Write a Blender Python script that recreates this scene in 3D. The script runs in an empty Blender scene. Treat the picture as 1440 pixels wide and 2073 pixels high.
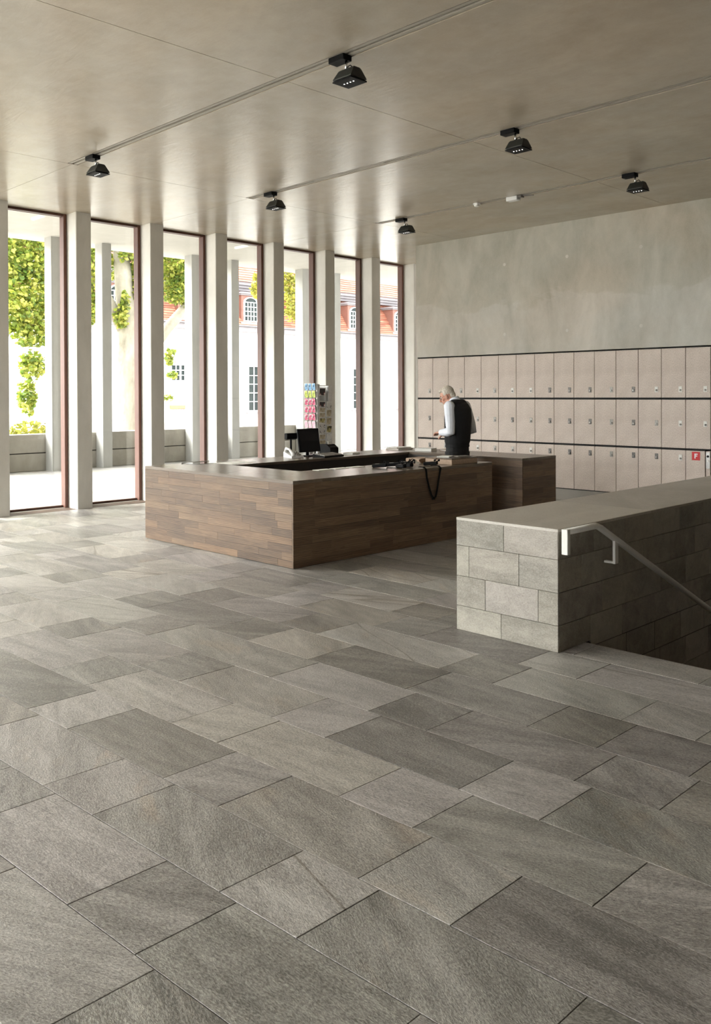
import bpy, math, random
from mathutils import Vector, Matrix

S = bpy.context.scene
COL = S.collection
R = random.Random(7)
PI = math.pi

# ------------------------------------------------------------------ camera, world, sun, exposure
CAM = Vector((11.8293, -5.4544, 1.65))
YAW, PITCH, ROLL, FPX, CY = -0.7898, -0.0074, -0.0042, 1772.57, 810.99
_r = Vector((math.cos(YAW), -math.sin(YAW), 0))
_f = Vector((math.sin(YAW), math.cos(YAW), 0))
_z = Vector((0, 0, 1))
CF = _f * math.cos(PITCH) + _z * math.sin(PITCH)
_u = -_f * math.sin(PITCH) + _z * math.cos(PITCH)
CR = _r * math.cos(ROLL) + _u * math.sin(ROLL)
CU = _u * math.cos(ROLL) - _r * math.sin(ROLL)
cd = bpy.data.cameras.new('camera')
cam = bpy.data.objects.new('camera', cd)
COL.objects.link(cam)
M = Matrix((CR, CU, -CF)).transposed().to_4x4()
M.translation = CAM
cam.matrix_world = M
cd.sensor_fit = 'HORIZONTAL'
cd.sensor_width = 36
cd.lens = FPX / 1440 * 36
cd.shift_y = -(1036.5 - CY) / 1440
cd.clip_end = 300
S.camera = cam

w = bpy.data.worlds.new('world')
S.world = w
w.use_nodes = True
bg = w.node_tree.nodes['Background']
bg.inputs['Color'].default_value = (0.98, 0.985, 1.0, 1)
bg.inputs['Strength'].default_value = 1.0

sd = bpy.data.lights.new('sun', 'SUN')
sd.energy = 2.6
sd.angle = math.radians(45)
sd.color = (1, 0.98, 0.95)
sun = bpy.data.objects.new('sun', sd)
COL.objects.link(sun)
sun.rotation_euler = (Vector((0, 0, 0)) - Vector((-0.60, -0.58, 0.55))).to_track_quat('-Z', 'Y').to_euler()

S.view_settings.view_transform = 'Standard'
S.view_settings.look = 'None'
S.view_settings.gamma = 1
S.view_settings.use_curve_mapping = False
S.view_settings.exposure = 3.1
S.cycles.use_denoising = True
S.cycles.max_bounces = 10
S.cycles.diffuse_bounces = 6
S.cycles.glossy_bounces = 4
S.cycles.transparent_max_bounces = 12

# ------------------------------------------------------------------ object helpers
def link(name, me, mat=None, parent=None, smooth=False):
    o = bpy.data.objects.new(name, me)
    COL.objects.link(o)
    if mat is not None:
        me.materials.append(mat)
    if parent is not None:
        o.parent = parent
    if smooth:
        me.polygons.foreach_set('use_smooth', [True] * len(me.polygons))
    return o

def empty(name, loc=(0, 0, 0), rz=0.0):
    o = bpy.data.objects.new(name, None)
    COL.objects.link(o)
    o.location = loc
    o.rotation_euler = (0, 0, rz)
    o.empty_display_size = 0.1
    return o

def tag(o, label=None, cat=None, group=None, kind=None):
    if label: o['label'] = label
    if cat: o['category'] = cat
    if group: o['group'] = group
    if kind: o['kind'] = kind
    return o

def dup(root, loc=None, rz=None):
    c = root.copy()
    COL.objects.link(c)
    if loc is not None: c.location = loc
    if rz is not None: c.rotation_euler = (0, 0, rz)
    for ch in list(root.children):
        k = ch.copy()
        COL.objects.link(k)
        k.parent = c
        for g in list(ch.children):
            q = g.copy()
            COL.objects.link(q)
            q.parent = k
    return c

class MB:
    """collects geometry for ONE mesh"""
    def __init__(s):
        s.v, s.f, s.t, s.uv = [], [], [], {}
    def add(s, vs, fs, tint=None, M=None):
        n = len(s.v)
        for p in vs:
            p = Vector(p)
            if M is not None: p = M @ p
            s.v.append(tuple(p))
            s.t.append(tint or (0.5, 0.5, 0.5))
        for f in fs:
            s.f.append(tuple(i + n for i in f))
        return s
    def box(s, a, b, ch=0.0, tint=None, M=None):
        x0, y0, z0 = a; x1, y1, z1 = b
        if ch <= 0:
            vs = [(x, y, z) for z in (z0, z1) for y in (y0, y1) for x in (x0, x1)]
            fs = [(0, 2, 3, 1), (4, 5, 7, 6), (0, 1, 5, 4), (2, 6, 7, 3), (0, 4, 6, 2), (1, 3, 7, 5)]
            return s.add(vs, fs, tint, M)
        c = min(ch, (x1 - x0) * .45, (y1 - y0) * .45, (z1 - z0) * .45)
        P = {}
        vs = []
        for i in (0, 1):
            for j in (0, 1):
                for k in (0, 1):
                    X = (x0, x1)[i]; Y = (y0, y1)[j]; Z = (z0, z1)[k]
                    dx = c if i == 0 else -c; dy = c if j == 0 else -c; dz = c if k == 0 else -c
                    for ax, q in ((0, (X, Y + dy, Z + dz)), (1, (X + dx, Y, Z + dz)), (2, (X + dx, Y + dy, Z))):
                        P[i, j, k, ax] = len(vs)
                        vs.append(q)
        fs = []
        cen = Vector(((x0 + x1) / 2, (y0 + y1) / 2, (z0 + z1) / 2))
        def face(*keys):
            ids = [P[k] for k in keys]
            a_, b_, c_ = (Vector(vs[i]) for i in ids[:3])
            nrm = (b_ - a_).cross(c_ - b_)
            mid = sum((Vector(vs[i]) for i in ids), Vector()) / len(ids)
            if nrm.dot(mid - cen) < 0: ids.reverse()
            fs.append(tuple(ids))
        for i in (0, 1):
            face((i, 0, 0, 0), (i, 1, 0, 0), (i, 1, 1, 0), (i, 0, 1, 0))
            face((0, i, 0, 1), (1, i, 0, 1), (1, i, 1, 1), (0, i, 1, 1))
            face((0, 0, i, 2), (1, 0, i, 2), (1, 1, i, 2), (0, 1, i, 2))
        for i in (0, 1):
            for j in (0, 1):
                face((i, j, 0, 0), (i, j, 1, 0), (i, j, 1, 1), (i, j, 0, 1))
                face((i, 0, j, 0), (i, 1, j, 0), (i, 1, j, 2), (i, 0, j, 2))
                face((0, i, j, 1), (1, i, j, 1), (1, i, j, 2), (0, i, j, 2))
                for k in (0, 1):
                    face((i, j, k, 0), (i, j, k, 1), (i, j, k, 2))
        return s.add(vs, fs, tint, M)
    def prism(s, poly, lo, hi, axis=2, tint=None, M=None):
        n = len(poly)
        def mk(p, h):
            return (p[0], p[1], h) if axis == 2 else ((p[0], h, p[1]) if axis == 1 else (h, p[0], p[1]))
        vs = [mk(p, lo) for p in poly] + [mk(p, hi) for p in poly]
        fs = [tuple(range(n - 1, -1, -1)), tuple(range(n, 2 * n))]
        for i in range(n):
            j = (i + 1) % n
            fs.append((i, j, n + j, n + i))
        return s.add(vs, fs, tint, M)
    def rings(s, rg, cap=True, tint=None, M=None, closed=False):
        n = len(rg[0])
        vs = [p for r in rg for p in r]
        fs = []
        m = len(rg)
        for i in range(m if closed else m - 1):
            a = i * n; b = ((i + 1) % m) * n
            for j in range(n):
                k = (j + 1) % n
                fs.append((a + j, a + k, b + k, b + j))
        if cap and not closed:
            fs.append(tuple(range(n - 1, -1, -1)))
            fs.append(tuple(range((m - 1) * n, m * n)))
        return s.add(vs, fs, tint, M)
    def tube(s, pts, rad, n=8, ref=None, cap=True, tint=None, M=None, sq=None):
        pts = [Vector(p) for p in pts]
        if not isinstance(rad, list): rad = [rad] * len(pts)
        rg = []
        ex = None
        for i, p in enumerate(pts):
            t = (pts[min(i + 1, len(pts) - 1)] - pts[max(i - 1, 0)])
            t = t.normalized() if t.length > 1e-9 else Vector((0, 0, 1))
            if ref is not None:
                e = Vector(ref)
            elif ex is None:
                e = Vector((1, 0, 0)) if abs(t.x) < .8 else Vector((0, 1, 0))
            else:
                e = ex
            e = (e - t * e.dot(t))
            e = e.normalized() if e.length > 1e-6 else t.orthogonal().normalized()
            ex = e
            ey = t.cross(e)
            ra = rad[i] if isinstance(rad[i], (list, tuple)) else (rad[i], rad[i])
            r_ = []
            for k in range(n):
                th = 2 * PI * k / n
                c_, s_ = math.cos(th), math.sin(th)
                if sq:
                    c_ = math.copysign(abs(c_) ** sq, c_); s_ = math.copysign(abs(s_) ** sq, s_)
                r_.append(p + e * (ra[0] * c_) + ey * (ra[1] * s_))
            rg.append(r_)
        return s.rings(rg, cap, tint, M)
    def ball(s, c, r, nu=12, nv=8, tint=None, M=None):
        if not isinstance(r, (list, tuple)): r = (r, r, r)
        c = Vector(c)
        rg = []
        for i in range(1, nv):
            ph = PI * i / nv
            rg.append([c + Vector((r[0] * math.sin(ph) * math.cos(2 * PI * j / nu), r[1] * math.sin(ph) * math.sin(2 * PI * j / nu), -r[2] * math.cos(ph))) for j in range(nu)])
        n0 = len(s.v)
        s.rings(rg, False, tint, M)
        bot = c + Vector((0, 0, -r[2])); top = c + Vector((0, 0, r[2]))
        m = len(s.v)
        s.add([bot, top], [], tint, M)
        for j in range(nu):
            k = (j + 1) % nu
            s.f.append((m, n0 + k, n0 + j))
            a = n0 + (nv - 2) * nu
            s.f.append((m + 1, a + j, a + k))
        return s
    def disc(s, c, r, h, n=14, axis=2, M=None, tint=None):
        poly = [(r * math.cos(2 * PI * i / n), r * math.sin(2 * PI * i / n)) for i in range(n)]
        T = Matrix.Translation(c) if M is None else M @ Matrix.Translation(c)
        return s.prism(poly, 0, h, axis, tint, T)
    def build(s, name, mat=None, parent=None, smooth=False, tints=False, fix=False):
        me = bpy.data.meshes.new(name)
        me.from_pydata(s.v, [], s.f)
        if fix:
            import bmesh
            bm = bmesh.new(); bm.from_mesh(me)
            bmesh.ops.recalc_face_normals(bm, faces=bm.faces)
            bm.to_mesh(me); bm.free()
        if tints:
            at = me.color_attributes.new('tint', 'FLOAT_COLOR', 'POINT')
            flat = []
            for t in s.t: flat += [t[0], t[1], t[2], 1.0]
            at.data.foreach_set('color', flat)
        me.update()
        return link(name, me, mat, parent, smooth)

def rt():
    return (R.random(), R.random(), R.random())

def bx(name, a, b, mat, parent=None, ch=0.0, tints=False):
    return MB().box(a, b, ch, rt() if tints else None).build(name, mat, parent, tints=tints)

# ------------------------------------------------------------------ material helpers
class NT:
    def __init__(s, name):
        s.m = bpy.data.materials.new(name)
        s.m.use_nodes = True
        s.n = s.m.node_tree.nodes
        s.l = s.m.node_tree.links
        s.b = s.n['Principled BSDF']
        s.out = s.n['Material Output']
    def new(s, typ, **kw):
        nd = s.n.new(typ)
        for k, v in kw.items(): setattr(nd, k, v)
        return nd
    def put(s, sock, val):
        if isinstance(val, bpy.types.NodeSocket): s.l.new(val, sock)
        elif val is not None: sock.default_value = val
    def coord(s, kind='Object'):
        return s.new('ShaderNodeTexCoord').outputs[kind]
    def mapping(s, vec, scale=(1, 1, 1), loc=(0, 0, 0), rot=(0, 0, 0)):
        m = s.new('ShaderNodeMapping')
        s.put(m.inputs['Vector'], vec); s.put(m.inputs['Scale'], scale); s.put(m.inputs['Location'], loc); s.put(m.inputs['Rotation'], rot)
        return m.outputs[0]
    def noise(s, vec, scale, detail=4, rough=.55, dist=0.0):
        n = s.new('ShaderNodeTexNoise')
        s.put(n.inputs['Vector'], vec); n.inputs['Scale'].default_value = scale
        n.inputs['Detail'].default_value = detail; n.inputs['Roughness'].default_value = rough; n.inputs['Distortion'].default_value = dist
        return n.outputs['Fac']
    def ramp(s, fac, stops):
        r = s.new('ShaderNodeValToRGB')
        s.put(r.inputs[0], fac)
        e = r.color_ramp.elements
        while len(e) < len(stops): e.new(.5)
        for el, (p, c) in zip(e, stops):
            el.position = p
            el.color = (*c, 1) if isinstance(c, (tuple, list)) else (c, c, c, 1)
        return r.outputs[0]
    def mix(s, fac, a, b, mode='MIX'):
        m = s.new('ShaderNodeMix', data_type='RGBA', blend_type=mode)
        s.put(m.inputs[0], fac)
        for sock, v in ((m.inputs[6], a), (m.inputs[7], b)):
            if isinstance(v, (tuple, list)): v = (*v, 1) if len(v) == 3 else v
            s.put(sock, v)
        return m.outputs[2]
    def math(s, op, a, b=None, clamp=False):
        m = s.new('ShaderNodeMath', operation=op)
        m.use_clamp = clamp
        s.put(m.inputs[0], a)
        if b is not None: s.put(m.inputs[1], b)
        return m.outputs[0]
    def vmath(s, op, a, b):
        m = s.new('ShaderNodeVectorMath', operation=op)
        s.put(m.inputs[0], a); s.put(m.inputs[1], b)
        return m.outputs[0]
    def bump(s, h, strength=.3, dist=.01, nrm=None):
        b = s.new('ShaderNodeBump')
        b.inputs['Strength'].default_value = strength; b.inputs['Distance'].default_value = dist
        s.put(b.inputs['Height'], h)
        if nrm is not None: s.put(b.inputs['Normal'], nrm)
        return b.outputs[0]
    def fin(s, color=None, rough=None, normal=None, metal=None, spec=None, coat=None):
        if color is not None:
            if isinstance(color, (tuple, list)): color = (*color, 1) if len(color) == 3 else color
            s.put(s.b.inputs['Base Color'], color)
        if rough is not None: s.put(s.b.inputs['Roughness'], rough)
        if normal is not None: s.put(s.b.inputs['Normal'], normal)
        if metal is not None: s.put(s.b.inputs['Metallic'], metal)
        if spec is not None: s.put(s.b.inputs['Specular IOR Level'], spec)
        if coat is not None: s.put(s.b.inputs['Coat Weight'], coat)
        return s.m

def plain(name, col, rough=.5, metal=0.0, var=.08, scale=30, spec=.5):
    t = NT(name)
    c = t.coord()
    n = t.noise(c, scale, 3)
    d = tuple(max(0, x * (1 - var)) for x in col); u = tuple(min(1, x * (1 + var)) for x in col)
    return t.fin(t.ramp(n, [(.3, d), (.7, u)]), rough, metal=metal, spec=spec)

def tint_of(t):
    a = t.new('ShaderNodeAttribute', attribute_name='tint')
    sp = t.new('ShaderNodeSeparateColor')
    t.put(sp.inputs[0], a.outputs['Color'])
    return a.outputs['Vector'], sp.outputs[0], sp.outputs[1], sp.outputs[2]

def mat_concrete(name, lo, hi, rough=.6, bump=.12, streak=(1, 1, .35), spec=.5, wave=0.0, warm=None, lift=None):
    t = NT(name)
    c = t.coord()
    big = t.noise(t.mapping(c, streak), 1.1, 5, .6, .6)
    mid = t.noise(t.mapping(c, (1, 1, .6)), 5, 5, .65)
    fine = t.noise(c, 70, 3, .6)
    f = t.math('ADD', t.math('MULTIPLY', big, .62), t.math('ADD', t.math('MULTIPLY', mid, .28), t.math('MULTIPLY', fine, .10)))
    col = t.ramp(f, [(.36, lo), (.66, hi)])
    if warm:
        col = t.mix(t.ramp(t.noise(t.mapping(c, (1, 1, 1), (3, 7, 1)), .55, 4, .6), [(.42, 0.0), (.62, 1.0)]), col, t.mix(1.0, col, warm, 'MULTIPLY'))
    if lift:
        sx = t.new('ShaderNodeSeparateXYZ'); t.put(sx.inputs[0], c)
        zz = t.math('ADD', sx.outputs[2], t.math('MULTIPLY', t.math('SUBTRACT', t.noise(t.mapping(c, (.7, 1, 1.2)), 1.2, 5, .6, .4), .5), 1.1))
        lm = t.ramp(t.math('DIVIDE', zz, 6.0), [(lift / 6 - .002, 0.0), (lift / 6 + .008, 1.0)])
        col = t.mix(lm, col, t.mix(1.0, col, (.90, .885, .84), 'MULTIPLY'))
    # small blow holes
    v = t.new('ShaderNodeTexVoronoi'); t.put(v.inputs['Vector'], c); v.inputs['Scale'].default_value = 22
    hole = t.ramp(v.outputs['Distance'], [(.035, 0.0), (.06, 1.0)])
    col = t.mix(t.math('SUBTRACT', 1.0, hole), col, t.mix(1.0, col, (.72, .72, .70), 'MULTIPLY'))
    h = t.math('ADD', t.math('MULTIPLY', fine, .25), t.math('MULTIPLY', mid, .5))
    nrm = t.bump(h, bump, .01)
    if wave:
        nrm = t.bump(t.noise(t.mapping(c, (2.2, 7.0, 4)), 1.6, 3, .55, 1.2), wave, .02, nrm)
    return t.fin(col, rough, nrm, spec=spec)

def mat_slate(name, lo, mid, hi, rough=.33, bump=.4, stretch=(1, 5.5, 5.5), rust=.35, rgain=.16, grainy=.22, veins=0.0):
    t = NT(name)
    tv, r, g, b = tint_of(t)
    c = t.coord()
    sh = t.vmath('MULTIPLY', tv, (37.0, 53.0, 71.0))
    p0 = t.vmath('ADD', c, sh)
    ang = t.math('MULTIPLY', t.math('SUBTRACT', g, .5), 1.1)
    rotv = t.new('ShaderNodeCombineXYZ'); t.put(rotv.inputs[2], ang)
    pr = t.mapping(p0, (1, 1, 1), (0, 0, 0), rotv.outputs[0])
    lay = t.noise(t.mapping(pr, stretch), 1.15, 6, .62, .9)
    cl = t.noise(t.mapping(pr, (1.6, 4.5, 4.5)), 6.0, 6, .7, .5)
    grain = t.ramp(t.noise(t.mapping(pr, (.7, 1.3, 1.3)), 115, 4, .72), [(.32, 0.0), (.68, 1.0)])
    f = t.math('ADD', t.math('MULTIPLY', lay, .72 - grainy), t.math('ADD', t.math('MULTIPLY', cl, .28), t.math('MULTIPLY', grain, grainy)))
    f = t.math('ADD', f, t.math('MULTIPLY', t.math('SUBTRACT', r, .5), .17))
    col = t.ramp(f, [(.34, lo), (.50, mid), (.68, hi)])
    # hue drift slab to slab: olive, violet, neutral
    hue = t.ramp(b, [(0.0, (1.03, 1.0, .94)), (.35, (.99, 1.005, .97)), (.7, (1.01, .99, 1.0)), (1.0, (1.01, 1.0, .96))])
    col = t.mix(1.0, col, hue, 'MULTIPLY')
    rr = t.ramp(t.noise(t.mapping(pr, (1, 2.5, 2.5), (9, 4, 2)), 1.7, 4, .6, .8), [(.58, 0.0), (.74, 1.0)])
    rr = t.math('MULTIPLY', rr, t.math('MULTIPLY', t.ramp(g, [(.45, 0.0), (.9, 1.0)]), rust))
    col = t.mix(rr, col, t.mix(1.0, col, (1.35, .98, .62), 'MULTIPLY'))
    vn = t.noise(t.mapping(pr, (.22, 1.5, 1.5), (4, 8, 3)), 1.3, 2, .4, .05)
    vein = t.ramp(t.math('ABSOLUTE', t.math('SUBTRACT', vn, .5)), [(.0025, 1.0), (.007, 0.0)])
    vein = t.math('MULTIPLY', vein, t.ramp(r, [(.88, 0.0), (.90, veins)]))
    col = t.mix(vein, col, t.mix(1.0, col, (.35, .30, .22), 'MULTIPLY'))
    rf = t.math('ADD', rough, t.math('MULTIPLY', t.math('SUBTRACT', cl, .5), rgain))
    h = t.math('ADD', t.math('MULTIPLY', cl, .7), t.math('ADD', t.math('MULTIPLY', grain, .40), t.math('MULTIPLY', lay, .5)))
    return t.fin(col, rf, t.bump(h, bump, .008), spec=.5)

def mat_wood(name, stops, rough=.34, coat=0.0):
    t = NT(name)
    tv, r, g, b = tint_of(t)
    uv = t.new('ShaderNodeUVMap').outputs[0]
    base = t.vmath('ADD', uv, t.vmath('MULTIPLY', tv, (31.0, 17.0, 9.0)))
    wv = t.new('ShaderNodeTexWave', wave_type='BANDS', bands_direction='Y')
    t.put(wv.inputs['Vector'], t.mapping(base, (.35, 4.0, 1)))
    wv.inputs['Scale'].default_value = 5; wv.inputs['Distortion'].default_value = 5.5; wv.inputs['Detail'].default_value = 3; wv.inputs['Detail Scale'].default_value = 1.4
    fib = t.noise(t.mapping(base, (3.0, 120, 1)), 1.5, 4, .6)
    pat = t.noise(t.mapping(base, (1.2, 7, 1)), 1.8, 4, .6, .8)
    f = t.math('ADD', t.math('MULTIPLY', wv.outputs['Fac'], .20), t.math('ADD', t.math('MULTIPLY', fib, .30), t.math('MULTIPLY', pat, .40)))
    f = t.math('ADD', f, t.math('MULTIPLY', t.math('SUBTRACT', r, .75), .20))
    col = t.ramp(f, stops)
    hue = t.ramp(b, [(0.0, (1.04, .99, .94)), (.5, (1, 1, 1)), (1.0, (.99, 1.0, .99))])
    col = t.mix(1.0, col, hue, 'MULTIPLY')
    nrm = t.bump(fib, .12, .002)
    return t.fin(col, rough, nrm, coat=coat)

def mat_glass():
    t = NT('window_glass')
    fr = t.new('ShaderNodeFresnel')
    bk = t.new('ShaderNodeNewGeometry').outputs['Backfacing']
    t.put(fr.inputs['IOR'], t.math('ADD', t.math('MULTIPLY', bk, 1 / 1.45 - 1.45), 1.45))
    tr = t.new('ShaderNodeBsdfTransparent'); tr.inputs[0].default_value = (.97, .985, .98, 1)
    gl = t.new('ShaderNodeBsdfGlossy'); gl.inputs['Roughness'].default_value = .02
    mx = t.new('ShaderNodeMixShader')
    t.l.new(fr.outputs[0], mx.inputs[0]); t.l.new(tr.outputs[0], mx.inputs[1]); t.l.new(gl.outputs[0], mx.inputs[2])
    t.l.new(mx.outputs[0], t.out.inputs[0])
    return t.m

def mat_speckle(name, lo, hi, scale=160, rough=.55):
    t = NT(name)
    c = t.coord()
    n1 = t.noise(t.mapping(c, (1, 1, .55)), scale, 3, .7)
    n2 = t.noise(c, 4, 3, .5)
    f = t.math('ADD', t.math('MULTIPLY', n1, .75), t.math('MULTIPLY', n2, .25))
    return t.fin(t.ramp(f, [(.38, lo), (.62, hi)]), rough, t.bump(n1, .1, .002))

def mat_print(name, stops, scale=26, stretch=(1, 1, 1.0)):
    t = NT(name)
    n = t.noise(t.mapping(t.coord(), stretch), scale, 2, .5)
    r = t.new('ShaderNodeValToRGB')
    r.color_ramp.interpolation = 'CONSTANT'
    t.put(r.inputs[0], n)
    e = r.color_ramp.elements
    while len(e) < len(stops): e.new(.5)
    for el, (p, c) in zip(e, stops):
        el.position = p; el.color = (*c, 1)
    return t.fin(r.outputs[0], .45)

def mat_leaf(name, a, b, c_):
    t = NT(name)
    n = t.noise(t.coord(), 1.3, 3, .6)
    tv, r, g, bb = tint_of(t)
    f = t.math('ADD', t.math('MULTIPLY', n, .5), t.math('MULTIPLY', r, .5))
    col = t.ramp(f, [(.25, a), (.5, b), (.75, c_)])
    t.fin(col, .5)
    tl = t.new('ShaderNodeBsdfTranslucent'); t.put(tl.inputs[0], col)
    mx = t.new('ShaderNodeMixShader'); mx.inputs[0].default_value = .4
    t.l.new(t.b.outputs[0], mx.inputs[1]); t.l.new(tl.outputs[0], mx.inputs[2]); t.l.new(mx.outputs[0], t.out.inputs[0])
    return t.m

def mat_rooftile():
    t = NT('roof_tile')
    tv, r, g, b = tint_of(t)
    n = t.noise(t.coord(), 3, 3)
    f = t.math('ADD', t.math('MULTIPLY', n, .4), t.math('MULTIPLY', r, .6))
    return t.fin(t.ramp(f, [(.2, (.20, .062, .036)), (.8, (.36, .14, .085))]), .7)

def emit(name, col, s):
    t = NT(name)
    t.b.inputs['Emission Color'].default_value = (*col, 1)
    t.b.inputs['Emission Strength'].default_value = s
    return t.fin(col, .4)

M_ = {}
M_['ceil'] = mat_concrete('ceiling_concrete', (.385, .335, .265), (.51, .455, .375), rough=.25, bump=.05, streak=(.5, .8, 1), wave=.10, warm=(1.03, .98, .92))
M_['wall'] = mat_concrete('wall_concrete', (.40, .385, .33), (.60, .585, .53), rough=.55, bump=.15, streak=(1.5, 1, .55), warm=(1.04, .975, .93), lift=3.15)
M_['column'] = mat_concrete('column_concrete', (.51, .485, .43), (.66, .63, .57), rough=.55, bump=.12)
M_['outcol'] = mat_concrete('terrace_column_concrete', (.28, .275, .255), (.36, .355, .33), rough=.6, bump=.12)  # same concrete as the inner columns, darkened against the strong outdoor light
M_['terrace_conc'] = mat_concrete('terrace_concrete', (.27, .25, .215), (.42, .395, .345), rough=.7, bump=.2, streak=(1, 1, 1))
M_['soffit'] = mat_concrete('soffit_concrete', (.40, .38, .345), (.47, .45, .41), rough=.7, bump=.05)
M_['slate'] = mat_slate('floor_slate', (.125, .118, .109), (.290, .276, .258), (.52, .50, .475), grainy=.27, veins=.7)
M_['tile'] = mat_slate('parapet_slate', (.22, .205, .175), (.345, .32, .28), (.46, .43, .38), rough=.6, bump=.35, rust=.15)
M_['cap'] = mat_slate('parapet_cap_slate', (.40, .38, .335), (.50, .475, .43), (.60, .575, .525), rough=.5, bump=.25, stretch=(2.2, .6, 2), rust=.1)
M_['terrace'] = mat_slate('terrace_slate', (.28, .27, .255), (.36, .35, .335), (.44, .43, .41), rough=.5, bump=.2)
M_['grout'] = plain('joint_grout', (.055, .05, .044), .85)
M_['wood'] = mat_wood('oak_staves', [(.22, (.052, .029, .015)), (.42, (.125, .075, .040)), (.60, (.20, .126, .070)), (.80, (.31, .205, .122))], rough=.47)
M_['woodtop'] = mat_wood('oak_worktop', [(.22, (.085, .062, .044)), (.45, (.14, .108, .08)), (.8, (.22, .18, .14))], rough=.27)
M_['frame'] = mat_wood('window_mahogany', [(.2, (.045, .015, .008)), (.5, (.10, .034, .017)), (.8, (.17, .062, .033))], rough=.5)
M_['darkwall'] = plain('low_bounce_ipe_panel', (.045, .032, .022), .6)  # dark tone picked for the unseen right wall to cut bounce onto the counter
M_['dark'] = plain('dark_void', (.012, .011, .010), .7)
M_['inner'] = plain('counter_inside', (.03, .024, .019), .6)
M_['glass'] = mat_glass()
M_['grille'] = mat_speckle('convector_grille', (.05, .028, .017), (.17, .115, .08), 90, .6)
M_['locker'] = mat_speckle('locker_board', (.47, .385, .325), (.72, .625, .55), 120, .5)
M_['plinth'] = mat_concrete('plinth_stone', (.24, .22, .19), (.34, .31, .27), rough=.5, bump=.1)
M_['steel'] = plain('brushed_steel', (.55, .54, .52), .35, .9, .05, 60)
M_['steel_dark'] = plain('lock_dark', (.16, .15, .14), .4, .6, .1, 60)
M_['lock_mid'] = plain('lock_grey', (.36, .34, .31), .4, .4, .1, 60)
M_['lock_white'] = plain('lock_white', (.80, .79, .74), .45, 0, .03, 60)
M_['rail'] = plain('handrail_paint', (.80, .785, .74), .4, .0, .03, 40)
M_['black'] = plain('black_plastic', (.005, .005, .0055), .55, 0, .15, 40, .12)
M_['blackgloss'] = plain('black_gloss', (.004, .004, .0045), .3, 0, .1, 40, .2)
M_['spot'] = plain('spotlight_graphite', (.030, .032, .028), .5, .2, .1, 40)
M_['chrome'] = plain('chrome', (.6, .6, .6), .2, 1.0, .03, 40)
M_['white'] = plain('white_plastic', (.78, .78, .76), .45, 0, .03, 40)
M_['paper'] = plain('paper', (.78, .77, .72), .7, 0, .04, 20)
M_['track'] = plain('track_aluminium', (.40, .365, .31), .5, .1, .04, 40)
M_['led'] = emit('spot_led', (1, .97, .9), .6)
M_['red'] = plain('sign_red', (.62, .025, .03), .45, 0, .04, 20)
M_['sign'] = plain('sign_white', (.85, .85, .85), .5, 0, .02, 20)
M_['facade'] = plain('white_render', (.80, .78, .74), .8, 0, .03, 4)
M_['cornice'] = plain('grey_cornice', (.19, .175, .185), .7, 0, .06, 6)
M_['rooftile'] = mat_rooftile()
M_['cheek'] = plain('dormer_copper', (.17, .07, .05), .6, 0, .12, 5)
M_['winframe'] = plain('far_window_white', (.82, .82, .80), .6, 0, .02, 10)
M_['winglass'] = plain('far_window_pane', (.018, .026, .026), .35, 0, .3, 2, .12)
M_['curtain'] = plain('green_curtain', (.05, .20, .16), .7, 0, .1, 10)
M_['lintel'] = plain('orange_lintel', (.55, .27, .10), .7, 0, .08, 10)
M_['shutter'] = plain('grey_shutter', (.42, .42, .42), .6, 0, .05, 10)
M_['bark'] = mat_concrete('plane_bark', (.12, .105, .075), (.42, .38, .30), rough=.85, bump=.3)
M_['leaf'] = mat_leaf('plane_leaf', (.10, .17, .024), (.25, .30, .036), (.50, .48, .10))
M_['leafy'] = mat_leaf('yellow_leaf', (.18, .20, .022), (.30, .29, .036), (.46, .40, .08))
M_['gravel'] = plain('ground_gravel', (.50, .47, .42), .9, 0, .1, 3)
M_['skin'] = plain('skin', (.60, .31, .22), .5, 0, .08, 30)
M_['hair'] = mat_speckle('grey_hair', (.42, .36, .29), (.74, .69, .60), 90, .6)
M_['shirt'] = plain('white_shirt', (.72, .75, .82), .75, 0, .05, 14)
M_['vest'] = plain('black_vest', (.005, .005, .006), .85, 0, .2, 25)
M_['trouser'] = plain('black_trousers', (.006, .006, .006), .8, 0, .2, 25)
M_['shoe'] = plain('black_leather', (.015, .012, .010), .35, 0, .1, 30)
M_['eye'] = plain('eye_white', (.75, .73, .70), .2, 0, .02, 20)
M_['board'] = plain('pale_wood_edge', (.36, .25, .17), .5, 0, .15, 40)

def uvbox(o, axis, off=(0, 0)):
    """planar grain coordinates in metres: u along the grain, v across"""
    me = o.data
    uvl = me.uv_layers.new(name='grain')
    vs = me.vertices
    ax = {'x': 0, 'y': 1, 'z': 2}[axis]
    oth = [i for i in (0, 1, 2) if i != ax]
    for lp in me.loops:
        c = vs[lp.vertex_index].co
        uvl.data[lp.index].uv = (c[ax], c[oth[0]] + c[oth[1]])
    return o

# ------------------------------------------------------------------ dimensions (from the photograph)
H = 4.3023
CP, CW, CY1 = 1.2268, 0.2364, 0.5994      # column spacing, width, near edge of the second column
YW, X0 = 6.3897, 1.4356                   # locker wall
RX, RY0 = 15.0, -8.5                     # room extent
def col_y(k): return CY1 + (k - 2) * CP   # k = 1.. as counted from the left edge of the frame

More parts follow.
